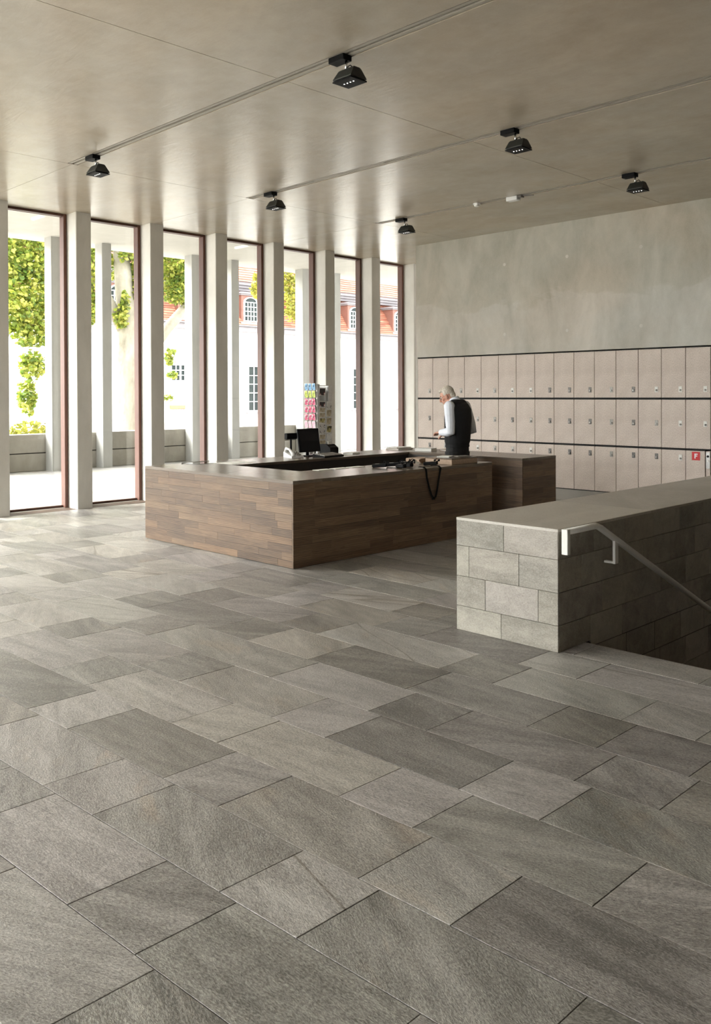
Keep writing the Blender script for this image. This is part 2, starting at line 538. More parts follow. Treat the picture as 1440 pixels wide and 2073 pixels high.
# ------------------------------------------------------------------ floor
LN = {-9: (.058, 9.4, -4.12), -8: (.048, 9.2, -3.755), -7: (.036, 8.9, -3.39), -6: (.034, 8.6, -3.005), -5: (.026, 8.0, -2.63),
      -4: (.022, 8.0, -2.225), -3: (.015, 8.5, -1.825), -2: (.005, 8.0, -1.41), -1: (0, 0, -1.0), 0: (0, 0, -.6)}
def line_y(i, x):
    if i in LN:
        m, xr, b = LN[i]
        return b + m * (x - xr)
    if i > 0: return min(-.6 + .4 * i, YW + .45)
    m, xr, b = LN[-9]
    return b - .40 * (-9 - i) + m * (x - xr)
JT = {-10: [9.64], -9: [7.99, 8.38, 9.16, 9.54, 10.30], -8: [7.47, 8.27, 8.66, 9.45, 9.82, 10.58],
      -7: [6.49, 7.34, 7.75, 8.57, 8.95, 9.72, 10.11, 10.88], -6: [5.91, 6.80, 7.21, 8.05, 8.42, 9.23, 9.62, 10.37, 10.75],
      -5: [6.24, 7.10, 7.53, 8.35, 8.74, 9.54, 9.93, 10.70], -4: [4.74, 5.20, 6.13, 6.55, 7.41, 7.85, 8.64, 9.03, 9.84, 10.22],
      -3: [4.11, 4.56, 5.43, 5.86, 6.72, 7.14, 7.75, 8.55, 9.35, 9.73, 10.17], -2: [3.02, 3.45, 4.40, 4.85, 5.70, 6.10, 6.95, 7.35, 8.45, 8.84, 9.64, 10.02],
      -1: [8.73, 9.14]}
XMIN, XMAX = 0.0, 14.0
WELL = (8.79, 11.2, -.30, 4.6)            # stairwell x0 x1 y0 y1
def project(p):
    d = Vector(p) - CAM
    w_ = d.dot(CF)
    if w_ < .2: return None
    return 720 + FPX * d.dot(CR) / w_, CY - FPX * d.dot(CU) / w_, w_

floor = MB().box((-.02, RY0, -.35), (WELL[0], YW + 5.6, -.011)).box((WELL[1], RY0, -.35), (RX, YW + .6, -.011)) \
    .box((WELL[0], RY0, -.35), (WELL[1], WELL[2], -.011)).box((WELL[0], WELL[3], -.35), (WELL[1], YW + .6, -.011)).build('floor', M_['grout'])
tag(floor, kind='structure')
slabs = []
for i in range(-14, 18):
    js = list(JT.get(i, []))
    if not js:
        js = [R.uniform(4, 5)]
        js.append(js[0] + R.choice((.4, .8)))
    if len(js) == 1: js.append(js[0] + .39)
    longn = (js[1] - js[0]) > .6
    while js[0] > XMIN:
        longn = not longn
        js.insert(0, js[0] - (.82 if longn else .41))
    longn = (js[-1] - js[-2]) > .6
    while js[-1] < XMAX:
        longn = not longn
        js.append(js[-1] + (.80 if longn else .39))
    for a, b in zip(js[:-1], js[1:]):
        a = max(a, XMIN); b = min(b, XMAX)
        if b - a < .03: continue
        segs = [(a, b)]
        if i > 0 and line_y(i + 1, a) > WELL[2] + .02 and line_y(i, a) < WELL[3]:
            segs = []
            if a < WELL[0]: segs.append((a, min(b, WELL[0])))
            if b > WELL[1]: segs.append((max(a, WELL[1]), b))
        for (p, q) in segs:
            if q - p > .03: slabs.append((i, p, q))
G = .0017
def slab_mb(mb, i, a, b):
    a += G; b -= G
    hi = lambda x: (min(line_y(i + 1, x), WELL[2]) if (i == 0 and WELL[0] - .5 < x and b > WELL[0] and a < WELL[1]) else line_y(i + 1, x)) - G
    lo = lambda x: line_y(i, x) + G
    dz = R.uniform(-.0006, .0004)
    c = .0012
    P = [(a, lo(a)), (b, lo(b)), (b, hi(b)), (a, hi(a))]
    Q = [(a + c, lo(a) + c), (b - c, lo(b) + c), (b - c, hi(b) - c), (a + c, hi(a) - c)]
    vs = [(x, y, -.0105) for x, y in P] + [(x, y, dz - c * .7) for x, y in P] + [(x, y, dz) for x, y in Q]
    fs = [(8, 9, 10, 11), (3, 2, 1, 0)]
    for k in range(4):
        j = (k + 1) % 4
        fs += [(k, j, 4 + j, 4 + k), (4 + k, 4 + j, 8 + j, 8 + k)]
    mb.add(vs, fs, rt())
    return mb
def seen_size(s):
    i, a, b = s
    y0, y1 = line_y(i, a), line_y(i + 1, b)
    pr = [project((x, y, 0)) for x, y in ((a, y0), (b, y0), (b, y1), (a, y1))]
    if any(p is None for p in pr): return 0
    if all(p[0] < 0 or p[0] > 1440 or p[1] > 2073 for p in pr): return 0
    mx, my = (a + b) / 2, (y0 + y1) / 2
    if 2.95 < mx < 5.5 and -.05 < my < 4.5: return 0
    if 7.97 < mx < 8.79 and my > -.6: return 0
    ar = 0
    for k in range(4):
        p, q = pr[k], pr[(k + 1) % 4]
        ar += p[0] * q[1] - q[0] * p[1]
    return abs(ar) / 2
order = sorted(slabs, key=seen_size, reverse=True)
for s in order[:298]:
    slab_mb(MB(), *s).build('slab', M_['slate'], floor, tints=True)
mb = MB()
for s in order[298:]: slab_mb(mb, *s)
tag(mb.build('slab', M_['slate'], floor, tints=True), kind='stuff')

# ------------------------------------------------------------------ ceiling with track channels
TY = [-.665, 1.885, 4.40]
ceil = MB().box((-.30, RY0, H + .035), (RX, YW + 5.6, H + .80)).build('ceiling', M_['dark'])
tag(ceil, kind='structure')
cuts = [-.30, 2.40, 6.145, 9.89, RX]
ycut = [RY0] + [-5.6, -3.1] + TY + [YW + 2.4, YW + 5.6]
for xi in range(4):
    for yi in range(len(ycut) - 1):
        a, b = cuts[xi] + (.003 if xi else 0), cuts[xi + 1] - .003
        g0 = .003; g1 = .003
        if xi > 0 and ycut[yi] in TY: g0 = .064
        if xi > 0 and ycut[yi + 1] in TY: g1 = .064
        MB().box((a, ycut[yi] + g0, H), (b, ycut[yi + 1] - g1, H + .034)).build('panel', M_['ceil'], ceil)
TRN = ['nearest ceiling channel', 'middle ceiling channel', 'farthest ceiling channel, nearest the locker wall']
for n, ty in enumerate(TY):
    t = empty('lighting_track', (2.40, ty, H))
    tag(t, 'long flush aluminium lighting track in the ' + TRN[n], 'lighting track', 'lighting tracks in the ceiling')
    Lx = 11.4
    MB().box((0.004, -.050, .003), (Lx, -.016, .03)).build('rail', M_['track'], t)
    MB().box((0.004, .016, .003), (Lx, .050, .03)).build('rail', M_['track'], t)
    MB().box((0.004, -.0158, .024), (Lx, .0158, .03)).build('slot', M_['dark'], t)
    for (a, b) in {0: [], 1: [(1.31, 2.5), (5.55, 11.2)], 2: [(.75, 2.55)]}[n]:
        MB().box((a, -.0150, .005), (b, .0150, .0238)).build('cover_strip', M_['track'], t)

# ------------------------------------------------------------------ walls
wb = MB().box((X0, YW + .46, 0), (RX, YW + .9, H)).box((X0, YW, 2.300), (RX, YW + .46, H)).box((6.775, YW, 0), (RX, YW + .46, 2.30)) \
    .box((X0, YW, 0), (X0 + .028, YW + .46, 2.30)).build('wall_back', M_['wall'])
tag(wb, kind='structure')
for px in (3.36, 4.53, 5.75, 6.97):
    for pz in (3.76, 2.62):
        MB().disc((0, 0, 0), .026, .006, 14, 1, Matrix.Translation((px, YW - .004, pz))).build('anchor_plug', M_['column'], wb, fix=True)
MB().box((X0 + .03, YW + .012, 0), (6.775, YW + .44, .165)).build('baseboard_back', M_['plinth'])
tag(bpy.data.objects['baseboard_back'], kind='structure')
# window wall beyond the frame (left of the picture) and behind the locker block: piers of the same spacing, one structure
mb = MB()
for k in list(range(-6, 1)) + list(range(9, 13)):
    y = col_y(k)
    mb.box((-.46, y, -.011), (0, y + CW, H + .02), .006)
mb.box((-.60, RY0, H), (-.30, YW + 5.6, H + .8))       # lintel above the windows
tag(mb.build('wall_left', M_['column']), kind='structure')
mb = MB().box((-.46, RY0 - .4, -.011), (.4, RY0, H + .8)).box((10.2, RY0 - .4, -.011), (RX, RY0, H + .8)).box((.4, RY0 - .4, H - .1), (10.2, RY0, H + .8))
for i in range(1, 8):
    mb.box((.4 + i * 1.2268 - .05, RY0 - .3, -.011), (.4 + i * 1.2268 + .05, RY0 - .1, H - .1))
tag(mb.build('wall_front', M_['column']), kind='structure')
tag(bx('wall_right', (RX, RY0 - .4, -.011), (RX + .3, YW + .9, H + .8), M_['darkwall']), kind='structure')
tag(bx('wall_corridor', (-.46, YW + 5.6, -.011), (RX, YW + 5.9, H + .8), M_['wall']), kind='structure')

# columns of the window front, one by one
ORD = ['first', 'second', 'third', 'fourth', 'fifth', 'sixth', 'seventh', 'eighth']
for k in range(1, 9):
    y = col_y(k)
    o = MB().box((-.46, y, -.011), (0, y + CW, H + .02), .007).build('concrete_column', M_['column'])
    lab = ORD[k - 1] + ' slim concrete column of the window front counted from the left edge'
    if k == 1: lab = 'slim concrete column cut by the left edge of the picture'
    if k == 8: lab = 'last slim concrete column of the window front, beside the locker wall'
    tag(o, lab, 'column', 'concrete columns of the window front')
# windows
def window(n, y0, y1):
    wn = tag(MB().box((-.45, y0, -.02), (-.27, y1, .004)).build('window_%d' % n, M_['plinth']), kind='structure')
    e = .0
    for (a, b) in ((y0 + .004, y0 + .05), (y1 - .055, y1 - .008)):
        uvbox(MB().box((-.40, a, .004), (-.275, b, H - .001), .003, rt()).build('stile', M_['frame'], wn, tints=True), 'z')
    uvbox(MB().box((-.40, y0 + .05, H - .035), (-.275, y1 - .055, H - .001), .003, rt()).build('head', M_['frame'], wn, tints=True), 'y')
    uvbox(MB().box((-.40, y0 + .05, .004), (-.345, y1 - .055, .034), .003, rt()).build('sill', M_['frame'], wn, tints=True), 'y')
    MB().box((-.382, y0 + .045, .03), (-.370, y1 - .05, H - .03)).build('pane', M_['glass'], wn)
    mb = MB()
    x = -.268
    mb.box((-.27, y0 + .003, -.012), (-.004, y1 - .003, -.008))
    while x < -.012:
        mb.box((x, y0 + .003, -.010), (x + .012, y1 - .003, .001))
        x += .0165
    mb.build('floor_grille', M_['grille'], wn)
for n in range(1, 8):
    window(n, col_y(n) + CW, col_y(n + 1))
# glazing of the unseen bays, plain panes in one structure mesh
mb = MB()
for k in list(range(-6, 1)) + list(range(8, 12)):
    mb.box((-.382, col_y(k) + CW, 0), (-.370, col_y(k + 1), H))
mb.box((.4, RY0 - .22, -.011), (10.2, RY0 - .21, H - .1))  # unseen rear glazing, placed and sized to light the parapet and floor
tag(mb.build('window_8', M_['glass']), kind='structure')

# ------------------------------------------------------------------ stairwell and parapet
for nm_, a_, b_ in (('back', (WELL[0], 4.6, -3.2), (WELL[1] + .2, 4.8, -.352)), ('right', (WELL[1], WELL[2], -3.2), (WELL[1] + .2, 4.6, -.352)),
                    ('front', (WELL[0], WELL[2] - .2, -3.2), (WELL[1] + .2, WELL[2], -.352))):
    tag(bx('wall_stair_' + nm_, a_, b_, M_['plinth']), kind='structure')
tag(bx('floor_stair_foot', (WELL[0] - .3, WELL[2], -3.4), (WELL[1] + .2, 4.8, -3.2), M_['plinth']), kind='structure')
sw = tag(bx('wall_stair_left', (WELL[0] - .25, WELL[2] - .2, -3.2), (WELL[0] - .0127, 4.8, -.352), M_['grout']), kind='structure')
MB().box((WELL[0] - .25, WELL[2], -.3515), (WELL[0] - .0127, 4.6, -.042)).build('upstand', M_['grout'], sw)
st = empty('staircase', (9.995, WELL[2], 0))
tag(st, kind='structure')
for i in range(10):
    MB().box((-1.16, i * .29, -.17 * (i + 1) - .16), (1.18, i * .29 + .31, -.17 * (i + 1)), .004, rt()).build('step', M_['tile'], st, tints=True)

PX0, PX1, PY0, PY1, PZ = 7.97, 8.79, -.638, 4.75, .785
par = empty('stone_parapet', ((PX0 + PX1) / 2, PY0, 0))
tag(par, 'broad stone-clad parapet wall beside the stairwell, pale end face towards the room', 'parapet')
ox, oy = (PX0 + PX1) / 2, PY0
def P_(mb, name, mat): return mb.build(name, mat, par, tints=True)
core = MB().box((PX0 + .012 - ox, .012, 0), (PX1 - .012 - ox, PY1 - oy, PZ - .02))
core.build('core', M_['grout'], par)
zr = [0.0, .170, .379, .591, PZ]
g = .0012
fx = {3: [7.97, 8.372, 8.79], 2: [7.97, 8.08, 8.493, 8.79], 1: [7.97, 8.219, 8.642, 8.79], 0: [7.97, 8.35, 8.79]}
for r_, js in fx.items():
    for a, b in zip(js[:-1], js[1:]):
        top = zr[r_ + 1] - (g if r_ < 3 else 0)
        d = R.uniform(0, .0012)
        P_(MB().box((a + g - ox, -d, zr[r_] + g), (b - (g if b < PX1 else 0) - ox, .0125, top), .002, rt()), 'tile', M_['tile'])
fy0 = {3: -.199, 2: -.353, 1: -.087, 0: -.243, -1: .0, -2: .24, -3: -.1, -4: .11, -5: -.2}
for r_ in range(3, -14, -1):
    z0 = zr[r_] if r_ >= 0 else .170 - .2095 * (-r_ + .0) - .0395
    z1 = zr[r_ + 1] if r_ >= 0 else (z0 + .2095 if r_ < -1 else 0.0)
    if r_ == -1: z0, z1 = -.0395, .170   # lowest visible course runs past the floor edge
    if r_ == 0:
        z0, z1 = zr[0], zr[1]
    js = [fy0.get(r_, R.uniform(-.3, .1))]
    while js[-1] < PY1: js.append(js[-1] + .4255)
    js.insert(0, PY0 + .0125 if r_ >= 0 else WELL[2])
    for a, b in zip(js[:-1], js[1:]):
        b = min(b, PY1)
        if b - a < .02: continue
        if r_ == 0 and a >= WELL[2] - .2: zz0 = -.0395
        else: zz0 = z0
        if r_ == -1: continue
        if r_ < 0 and a < WELL[2]: a = WELL[2]
        if b > 3.3 and r_ < -2: continue
        d = R.uniform(0, .0012)
        if r_ < -1:
            zz0 = -.0395 - .2095 * (-r_ - 1); zt_ = zz0 + .2095
        else: zt_ = z1
        if r_ >= 0: P_(MB().box((PX1 - .0125 - ox, a + g - oy, zz0 + g), (PX1 + d - ox, b - g - oy, zt_ - (g if r_ < 3 else 0)), .002, rt()), 'tile', M_['tile'])
        else: MB().box((PX1 - .0125, a + g, zz0 + g), (PX1 + d, b - g, zt_ - g), .002, rt()).build('tile', M_['tile'], sw, tints=True)
# room side cladding
for r_ in range(4):
    y = PY0 + R.uniform(.1, .4)
    js = [PY0 + .0125]
    while y < PY1:
        js.append(y); y += .85
    js.append(PY1)
    for a, b in zip(js[:-1], js[1:]):
        P_(MB().box((PX0 - R.uniform(0, .001) - ox, a + g - oy, zr[r_] + g), (PX0 + .0125 - ox, b - g - oy, zr[r_ + 1] - g * 0), .002, rt()), 'tile', M_['tile'])
yc = [PY0, .62, 1.95, 3.3, PY1]
for a, b in zip(yc[:-1], yc[1:]):
    P_(MB().box((PX0 - .0008 - ox, a - .0008 - oy + (.0005 if a > PY0 else 0), PZ - .02), (PX1 + .0012 - ox, b - .0005 - oy, PZ + .001), .003, rt()), 'capping_slab', M_['cap'])

# handrail on the stair side of the parapet
hr = empty('handrail', (8.87, -.65, .55))
tag(hr, 'pale painted steel handrail sloping down the stair side of the parapet', 'handrail')
def hrp(x, y, z): return (x - 8.87, y + .65, z - .55)
slope = (-.08 - .79) / (1.46 + .29)
y1_, z1_ = 3.2, .785 + slope * 3.49
path = [hrp(8.87, -.66, .782), hrp(8.87, -.31, .782), hrp(8.87, -.26, .765), hrp(8.87, y1_, z1_)]
MB().tube(path, (.024, .019), 12, ref=(1, 0, 0), sq=.7).build('rail', M_['rail'], hr, smooth=True)
MB().box(hrp(8.848, -.69, .640), hrp(8.892, -.655, .800), .003).build('end_plate', M_['rail'], hr)
for by in (-.055, 1.75, 2.8):
    zt_ = .785 + slope * (by + .30)
    b_ = MB().box(hrp(8.860, by - .022, zt_ - .165), hrp(8.880, by + .022, zt_ + .005), .002).build('bracket', M_['rail'], hr)
    MB().box(hrp(8.7925, by - .016, zt_ - .165), hrp(8.862, by + .016, zt_ - .150), .002).build('wall_arm', M_['rail'], b_)

# ------------------------------------------------------------------ lockers
LW = .3531
LX = X0 + .03
rows = [(1.583, 2.276, 1.70), (.877, 1.553, 1.22), (.180, .847, .745)]
RN = ['top', 'middle', 'bottom']
LOCK = {0: 'mmmwmwwddddmwww'.replace('dddd', 'dddm', 1), 1: 'dmmmmdmdddmdmww', 2: 'dmmwmmwdddmddw-'}
LOCK[0] = 'mmmwmwwdddmdwww'
NUMW = ['first', 'second', 'third', 'fourth', 'fifth', 'sixth', 'seventh', 'eighth', 'ninth', 'tenth', 'eleventh', 'twelfth', 'thirteenth', 'fourteenth', 'fifteenth']
HID = {(0, 1): ', behind the head', (1, 1): ', behind the person', (1, 2): ', behind the person', (2, 1): ', behind the person', (2, 2): ', behind the person'}
for r_, (z0, z1, zl) in enumerate(rows):
    for c_ in range(15):
        narrow = (r_ == 2 and c_ == 14)
        wdt = .275 if narrow else LW
        o = empty('locker', (LX + c_ * LW, YW, z0))
        what = {'w': 'white lock plate', 'm': 'grey lock plate', 'd': 'dark lock plate', '-': 'no lock and the red sign'}[LOCK[r_][c_]]
        tag(o, 'pale speckled locker%s, %s from left in %s row%s' % ('' if (r_, c_) in HID else ' with ' + what, NUMW[c_], RN[r_], HID.get((r_, c_), '')), 'locker', 'lockers in the back wall')
        hh = z1 - z0
        MB().box((.002, .020, -.012), (wdt - .002, .45, hh + .012)).build('body', M_['dark'], o)
        d = MB().box((.0035, 0, 0), (wdt - .0035, .018, hh), .0015).build('door', M_['locker'], o)
        k = LOCK[r_][c_]
        if k != '-':
            mm = {'w': 'lock_white', 'm': 'lock_mid', 'd': 'steel_dark'}[k]
            lx, lz = LW - .074, zl - z0
            MB().box((lx - .025, -.004, lz - .040), (lx + .025, .001, lz + .040), .0015).build('lock_plate', M_[mm], d)
            kb = MB().disc((lx + .004, -.018, lz - .012), .012, .015, 12, 1)
            kb.box((lx + .001, -.026, lz - .027), (lx + .007, -.017, lz + .003), .001)
            kb.build('lock_knob', M_['steel' if k != 'w' else 'lock_mid'], d, fix=True)
sg = empty('extinguisher_sign', (LX + 14 * LW + .148, YW, .775))
tag(sg, 'small red square sign with a white letter on the last bottom locker', 'sign')
MB().box((-.058, -.0045, -.058), (.058, -.001, .058), .001).build('plate', M_['red'], sg)
MB().box((-.020, -.0060, -.034), (-.004, -.0046, .034)).box((-.004, -.0060, .019), (.024, -.0046, .034)).box((-.004, -.0060, -.006), (.019, -.0046, .008)).build('letter', M_['sign'], sg)
cp = empty('control_panel', (LX + 14 * LW + .285, YW, .18))
tag(cp, 'narrow grey control panel with a black button at the right end of the lockers', 'control panel')
MB().box((0, .0, 0), (.062, .43, .667), .002).build('housing', M_['locker'], cp)
MB().box((.004, -.004, .43), (.058, .002, .655), .001).build('face_plate', M_['steel'], cp)
MB().disc((.031, -.014, .598), .016, .011, 14, 1).build('button', M_['black'], cp, fix=True)
MB().disc((.031, -.010, .535), .016, .007, 14, 1).build('button', M_['lock_white'], cp, fix=True)

# ------------------------------------------------------------------ reception counter
CZ = .832
cx0, cx1, cy0, cy1 = 2.94, 5.555, -.070, 4.53
CT = empty('reception_counter', (cx0, cy0, 0))
tag(CT, 'large low U-shaped reception counter clad in brown oak staves', 'counter')
def C_(p): return (p[0] - cx0, p[1] - cy0, p[2])
def cbox(mb, a, b, ch=0, tint=None): return mb.box(C_(a), C_(b), ch, tint)
mb = MB()
zt = CZ - .032
cbox(mb, (cx0 + .016, cy0 + .016, .0), (cx1 - .016, .66, zt))
cbox(mb, (cx0 + .016, .66, .0), (3.58, cy1 - .012, zt))
cbox(mb, (4.82, .66, .0), (cx1 - .016, 3.055 - .016, zt))
cbox(mb, (3.58, 3.766, .0), (5.50 - .016, cy1 - .012, zt))
mb.build('carcass', M_['inner'], CT)
SH = .0727
def stave_face(axis, fixed, a, b, sign):
    """rows of staves on a vertical face; axis 'x' or 'y' is the running direction"""
    for r_ in range(11):
        p = a
        first = True
        while p < b - .02:
            L = R.uniform(.30, .95)
            if first: L *= R.uniform(.35, 1); first = False
            q = min(p + L, b)
            if b - q < .14: q = b
            d = R.uniform(0, .0009)
            z0, z1 = r_ * SH + .0003, (r_ + 1) * SH - .0002
            if r_ == 0: z0 = .004
            f0, f1 = (fixed - d, fixed + .0155) if sign < 0 else (fixed - .0155, fixed + d)
            m = MB()
            if axis == 'x': cbox(m, (p + .0002, f0, z0), (q - .0002, f1, z1), .0005, rt())
            else: cbox(m, (f0, p + .0002, z0), (f1, q - .0002, z1), .0005, rt())
            uvbox(m.build('stave', M_['wood'], CT, tints=True), axis)
            p = q
stave_face('x', cy0, cx0, cx1 - .016, -1)
stave_face('y', cx1, cy0, 3.055, 1)
stave_face('y', 5.50, 3.766 + .016, cy1, 1)
stave_face('x', 3.766, 4.25, 5.50, -1)
# worktop boards
def top_boards(axis, a0, a1, b0, b1, n):
    wd = (b1 - b0) / n
    for i in range(n):
        p = a0
        first = True
        while p < a1 - .02:
            L = R.uniform(.7, 1.9)
            if first: L *= R.uniform(.4, 1); first = False
            q = min(p + L, a1)
            if a1 - q < .3: q = a1
            m = MB()
            lo, hi = b0 + i * wd + .0003, b0 + (i + 1) * wd - .0003
            dz = R.uniform(-.0003, .0003)
            if axis == 'x': cbox(m, (p + .0003, lo, zt), (q - .0003, hi, CZ + dz), .0007, rt())
            else: cbox(m, (lo, p + .0003, zt), (hi, q - .0003, CZ + dz), .0007, rt())
            uvbox(m.build('top_board', M_['woodtop'], CT, tints=True), axis)
            p = q
top_boards('x', cx0, cx1 + .001, cy0 - .001, .68, 6)
top_boards('y', .68, 3.056, 4.80, cx1 + .001, 6)
top_boards('y', .68, cy1 + .001, cx0, 3.60, 5)
top_boards('x', 3.60, 5.501, 3.764, cy1 + .001, 6)
# inner work shelf, lower than the top
MB().box(C_((3.60, .68, .66)), C_((4.05, 3.76, .685)), .002).build('work_shelf', M_['inner'], CT)

# ------------------------------------------------------------------ things on the counter
def put(name, loc, rz, label, cat, group=None):
    return tag(empty(name, loc, rz), label, cat, group)
# screen, facing the staff side (+x)
mo = put('computer_monitor', (3.17, 2.25, CZ), 0, 'black flat computer screen on the window side of the counter', 'monitor')
Mt = Matrix.Translation((0, 0, .21)) @ Matrix.Rotation(math.radians(-9), 4, 'Y')
MB().box((-.012, -.185, -.155), (.016, .185, .155), .006, None, Mt).box((-.035, -.12, -.10), (-.012, .12, .10), .01, None, Mt).build('housing', M_['black'], mo)
MB().box((.0155, -.168, -.135), (.018, .168, .138), 0, None, Mt).build('screen', M_['blackgloss'], mo)
MB().tube([(-.02, 0, .0), (-.025, 0, .09), (-.03, 0, .20)], [(.028, .018), (.022, .014), (.022, .014)], 10, ref=(0, 1, 0)).build('stand_neck', M_['black'], mo)
MB().box((-.07, -.10, 0), (.10, .11, .014), .005).build('stand_base', M_['black'], mo)
# customer display on a pole
cdp = put('pole_display', (3.0, 2.09, CZ), 0, 'black customer display on a pole behind the computer screen', 'display')
MB().disc((0, 0, 0), .055, .012, 18).build('base', M_['black'], cdp, fix=True)
MB().tube([(0, 0, .01), (0, 0, .24)], .014, 10).build('pole', M_['black'], cdp)
MB().box((-.03, -.09, .225), (.03, .09, .305), .006).build('head', M_['black'], cdp)
# telephone
ph = put('desk_telephone', (3.19, 1.97, CZ), math.radians(-8), 'white desk telephone to the left of the computer screen', 'telephone')
MB().prism([(-.10, 0), (.10, 0), (.10, .02), (-.10, .075)], -.09, .09, 1).build('base', M_['white'], ph, fix=True)
hs = MB().tube([(-.085, -.06, .07), (-.07, -.06, .115), (.0, -.06, .105), (.08, -.06, .055), (.10, -.06, .02)], [(.028, .024), (.024, .02), (.018, .014), (.024, .02), (.028, .022)], 10, ref=(0, 1, 0))
hs.build('handset', M_['white'], ph, smooth=True)
kp = MB()
for i in range(4):
    for j in range(3):
        kp.box((-.03 + i * .03, -.005 + j * .028, .03 + .045 * (1 - (i + 1) / 4) * .6), (-.012 + i * .03, .013 + j * .028, .042 + .045 * (1 - (i + 1) / 4)), .002)
kp.build('keypad', M_['lock_mid'], ph)
# receipt printer, till keyboard
pr = put('receipt_printer', (3.06, 2.72, CZ), math.radians(6), 'small black receipt printer to the right of the computer screen', 'printer')
MB().prism([(-.10, 0), (.10, 0), (.10, .085), (.03, .135), (-.10, .135)], -.085, .085, 1).build('body', M_['black'], pr, fix=True)
MB().box((.02, -.07, .100), (.098, .07, .104), .001, None, Matrix.Rotation(.0, 4, 'Y')).build('paper_slot', M_['steel_dark'], pr)
MB().box((.015, -.04, .128), (.022, .04, .175), .001).build('receipt', M_['paper'], pr)
tk = put('till_keyboard', (3.44, 2.36, CZ), math.radians(8), 'grey till keyboard lying in front of the computer screen', 'keyboard')
MB().prism([(-.10, 0), (.10, 0), (.10, .018), (-.10, .042)], -.20, .20, 1).build('case', M_['black'], tk, fix=True)
ks = MB()
for i in range(6):
    for j in range(14):
        x = -.085 + i * .029; y = -.185 + j * .0265
        zz = .030 - (x) * .12
        ks.box((x, y, zz - .004), (x + .024, y + .022, zz + .008), .002)
ks.build('keys', M_['lock_mid'], tk)
# papers by the till
def sheets(name, loc, rz, dx, dy, h, label, cat, n=3, mat='paper', group=None, part='sheet'):
    o = put(name, loc, rz, label, cat, group)
    for i in range(n):
        a = R.uniform(-.04, .04)
        MB().box((-dx / 2, -dy / 2, h * i / n), (dx / 2, dy / 2, h * (i + 1) / n - .0004), .0005, None, Matrix.Rotation(a, 4, 'Z')).build(part, M_[mat], o)
    return o
sheets('leaflet_stack', (3.30, 2.92, CZ), .3, .15, .21, .022, 'low stack of pale leaflets right of the receipt printer', 'leaflets', 4)
sheets('sheet_or_glint', (3.44, 2.70, CZ), .1, .15, .21, .003, 'loose pale sheets lying right of the till keyboard', 'paper', 2)
sheets('sheet_or_glint', (4.86, .95, CZ), .02, .10, .21, .005, 'painted window reflection strip on the inner edge of the front counter arm, nearest the corner', 'paper', 2)  # three white strips stand in for window light reflected on the counter edge
sheets('sheet_or_glint', (4.86, 1.20, CZ), -.02, .10, .21, .005, 'second painted window reflection strip along the inner edge of the front counter arm', 'paper', 2)
sheets('sheet_or_glint', (4.86, 1.45, CZ), .03, .10, .21, .005, 'third painted window reflection strip along the inner edge, nearest the audio guides', 'paper', 2)
sheets('sheet_or_glint', (3.33, .93, CZ), .12, .30, .42, .003, 'large white sheet lying at the far left corner of the counter', 'paper', 1)
gp = put('glass_plate', (3.10, .62, CZ), .05, 'clear glass plate lying beside the white sheet at the counter corner', 'glass plate')
MB().box((-.14, -.20, 0), (.14, .20, .008), .001).build('plate', M_['glass'], gp)
MB().box((-.15, -.21, .0), (-.14, .21, .012), .001).build('edge_strip', M_['steel'], gp)
# books at the far end
def book(loc, rz, dx, dy, h, label, cover='white'):
    o = put('book', loc, rz, label, 'book', 'books on the far counter')
    MB().box((-dx / 2, -dy / 2, 0), (dx / 2, dy / 2, .004), .0008).box((-dx / 2, -dy / 2, h - .004), (dx / 2, dy / 2, h), .0008).box((-dx / 2, -dy / 2, .0041), (-dx / 2 + .004, dy / 2, h - .0041)).build('cover', M_[cover], o)
    MB().box((-dx / 2 + .0045, -dy / 2 + .004, .0042), (dx / 2 - .005, dy / 2 - .004, h - .0042)).build('pages', M_['paper'], o)
book((3.13, 4.08, CZ), .05, .24, .34, .022, 'thin flat book lying on the window side of the counter near the red window frame', 'board')
book((3.10, 4.10, CZ + .0222), -.06, .22, .30, .014, 'white book lying on top of the flat book near the red window frame')
book((3.62, 4.10, CZ), .3, .26, .20, .040, 'thick white book left of the attendant on the far counter')
book((3.84, 4.395, CZ), .1, .20, .28, .022, 'flat pale book behind the thick white book left of the attendant', 'board')
# things along the front arm
bd = put('wooden_box', (5.28, 2.63, CZ), .0, 'flat pale wooden box near the end of the front counter arm', 'box')
MB().box((-.20, -.24, 0), (.20, .24, .060), .003).build('body', M_['board'], bd)
MB().box((-.205, -.245, .0602), (.205, .245, .072), .003).build('lid', M_['woodtop'], bd)
uvbox(bpy.data.objects[bd.children[1].name], 'y')
sheets('leaflet_stack', (5.22, 2.60, CZ + .0722), .35, .15, .21, .010, 'white leaflets spread on the flat wooden box', 'leaflets', 3)
sheets('leaflet_stack', (5.32, 2.78, CZ + .0722), -.3, .11, .19, .008, 'grey printed leaflets on the far end of the wooden box', 'leaflets', 3, 'lock_mid')
sheets('magazine_stack', (4.93, 2.46, CZ), .10, .20, .28, .055, 'fanned stack of pale magazines left of the wooden box', 'magazines', 5, 'board')
